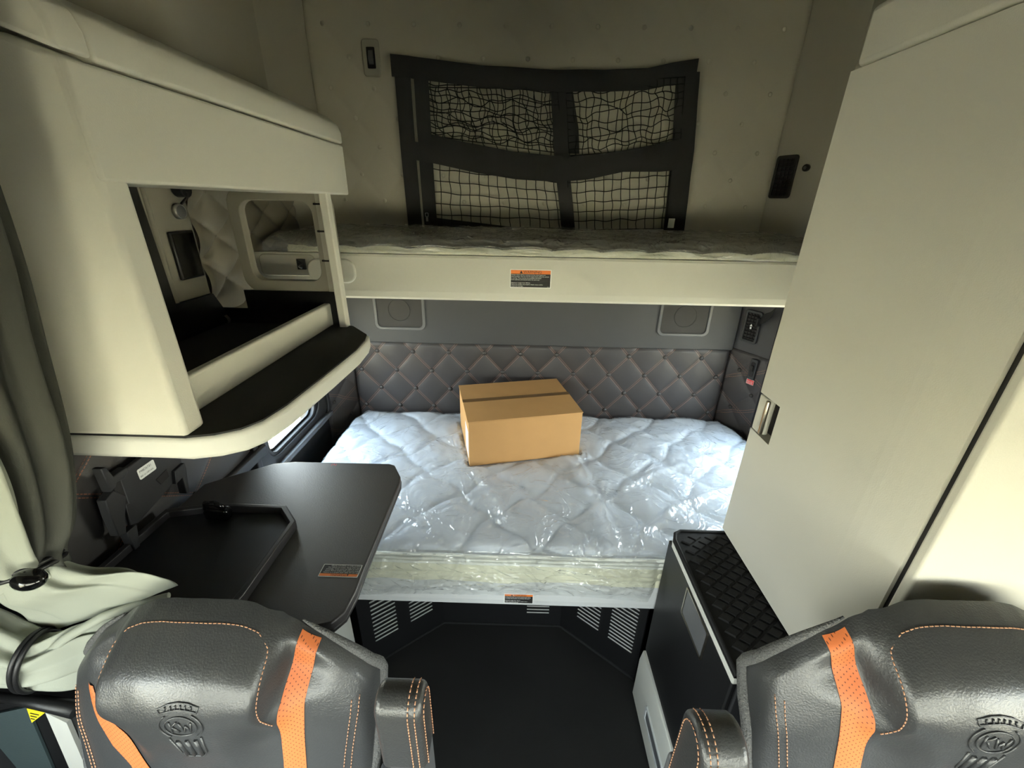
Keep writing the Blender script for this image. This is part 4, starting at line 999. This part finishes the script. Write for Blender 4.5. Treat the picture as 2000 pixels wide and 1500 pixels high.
def tie(name, c, a, b, ball, lab):
    t = root(name, lab, 'curtain tie', tuple(c), group=None)
    c, a, b = Vector(c), Vector(a), Vector(b); mb = MB()
    for o_ in (-.0048, .0048):
        nrm = a.cross(b).normalized()*o_
        mb.tube([c+nrm+a*cos(2*pi*i/40)+b*sin(2*pi*i/40) for i in range(40)], .0046, 8, closed=True)
    mb.build('cord_loop', M['black'], t)
    if ball:
        q = Vector(ball); mb = MB(); mb.ball(q, (.026, .018, .017), 16, 10); mb.build('toggle', M['gloss'], t)
    return t
p = P(57, 1132, 'y', .478)
tie('curtain_tie', (-.876, .53, 1.195), (.068, 0, .018), (0, .044, -.008), p, 'black elastic tie with oval toggle around the upper curtain gather')
tie('curtain_tie', (-.945, .52, .948), (.016, 0, .064), (-.004, .047, 0), None, 'plain black elastic tie around the low sideways curtain bundle')

# ------------------------------------------------------------------ pillar cover at the door
pc = root('pillar_cover', 'dark teal pillar cover with white edge strip below the curtain bundle', 'panel', (-1.13, .58, .5))
yy = .535
def pp(l, d=0): return [P(x, y, 'y', yy-d) for x, y in l]
mb = MB(); mb.prism([(-1.198, yy, 0.0), (-.93, yy, 0.0), (-.93, yy, .745), (-1.198, yy, .775)], (0, .060, 0)); mb.build('backing', M['black'], pc)
mb = MB(); mb.prism(pp([(-10, 1395), (51, 1382), (102, 1500), (150, 1610), (0, 1610), (-10, 1610)], .006), (0, .005, 0)); tl = mb.build('cover_panel', M['teal'], pc)
mb = MB(); mb.prism(pp([(88, 1392), (130, 1412), (168, 1500), (215, 1610), (185, 1610), (135, 1500)], .010), (0, .009, 0)); mb.build('edge_strip', M['trim'], pc)
mb = MB(); a, b = P(-10, 1358, 'y', .522), P(150, 1386, 'y', .522); mb.tube([a, a.lerp(b, .5)+Z*.004, b], [.010, .013, .017], 10); mb.build('top_trim', M['black'], pc)
q = P(70, 1398, 'y', yy-.0062); mb = MB(); tri = pp([(52, 1384), (88, 1392), (62, 1412)], .0115); mb.prism(tri, (0, .0008, 0), 0)
for i in range(3):
    a_, b_ = tri[0].lerp(tri[2], .25+.2*i), tri[1].lerp(tri[2], .25+.2*i); mb.tube([a_.lerp(b_, .18)-Y*.0006, a_.lerp(b_, .82)-Y*.0006], .0009, 4, 1)
mb.build('warning_label', [M['yellow_print'], M['ink']], tl, label='bright yellow warning label')
# dashboard behind the viewpoint
db = root('dashboard', 'black dashboard under the windscreen behind the viewpoint', 'dashboard', (.1, -1.6, 0))
mb = MB(); mb.box((-1.19, -1.89, .0), (1.41, -1.45, .76)); mb.build('dash_body', M['darker'], db, bevel=.04)

# ------------------------------------------------------------------ daylight
sun = bpy.data.lights.new('sun', 'SUN'); sun.energy = 18.0; sun.angle = .01; sun.color = (1, .95, .86)
so = bpy.data.objects.new('sun', sun); C.objects.link(so); so.rotation_euler = (math.radians(-28), math.radians(14), 0)
w = bpy.data.worlds.new('sky'); SC.world = w; w.use_nodes = True
nt = N(w); bg = nt.n['Background']
tc_ = nt.add('ShaderNodeTexCoord'); sx = nt.add('ShaderNodeSeparateXYZ'); nt.l.new(tc_.outputs['Generated'], sx.inputs[0])
cr = nt.add('ShaderNodeValToRGB'); e = cr.color_ramp.elements
e[0].position = .48; e[0].color = (.80, .76, .66, 1); e[1].position = .56; e[1].color = (.97, .98, 1.0, 1)
e2_ = cr.color_ramp.elements.new(.9); e2_.color = (.62, .78, 1.0, 1)
nt.l.new(nt.m('ADD', nt.m('MULTIPLY', sx.outputs[2], .5), .5), cr.inputs[0]); nt.l.new(cr.outputs[0], bg.inputs[0]); bg.inputs[1].default_value = 11.0
def portal(name, loc, rot, sx_, sy_):
    l = bpy.data.lights.new(name, 'AREA'); l.shape = 'RECTANGLE'; l.size = sx_; l.size_y = sy_; l.cycles.is_portal = True
    o = bpy.data.objects.new(name, l); C.objects.link(o); o.location = loc; o.rotation_euler = rot
R90 = pi/2
portal('portal_windscreen', ((WS[0]+WS[1])/2, -1.94, (WS[2]+WS[3])/2), (R90, 0, 0), WS[1]-WS[0], WS[3]-WS[2])      # faces +y
portal('portal_left_door', (-1.24, (WD[0]+WD[1])/2, (WD[2]+WD[3])/2), (R90, 0, -R90), WD[1]-WD[0], WD[3]-WD[2])
portal('portal_right_door', (1.46, (WD[0]+WD[1])/2, (WD[2]+WD[3])/2), (R90, 0, R90), WD[1]-WD[0], WD[3]-WD[2])
portal('portal_left_bunk', (-1.04, (W1[0]+W1[1])/2, (W1[2]+W1[3])/2), (R90, 0, -R90), W1[1]-W1[0], W1[3]-W1[2])
portal('portal_right_bunk', (1.26, (W2[0]+W2[1])/2, (W2[2]+W2[3])/2), (R90, 0, R90), W2[1]-W2[0], W2[3]-W2[2])

SC.view_settings.view_transform = 'Standard'; SC.view_settings.look = 'None'; SC.view_settings.exposure = 2.5; SC.view_settings.gamma = 1
SC.view_settings.use_curve_mapping = False
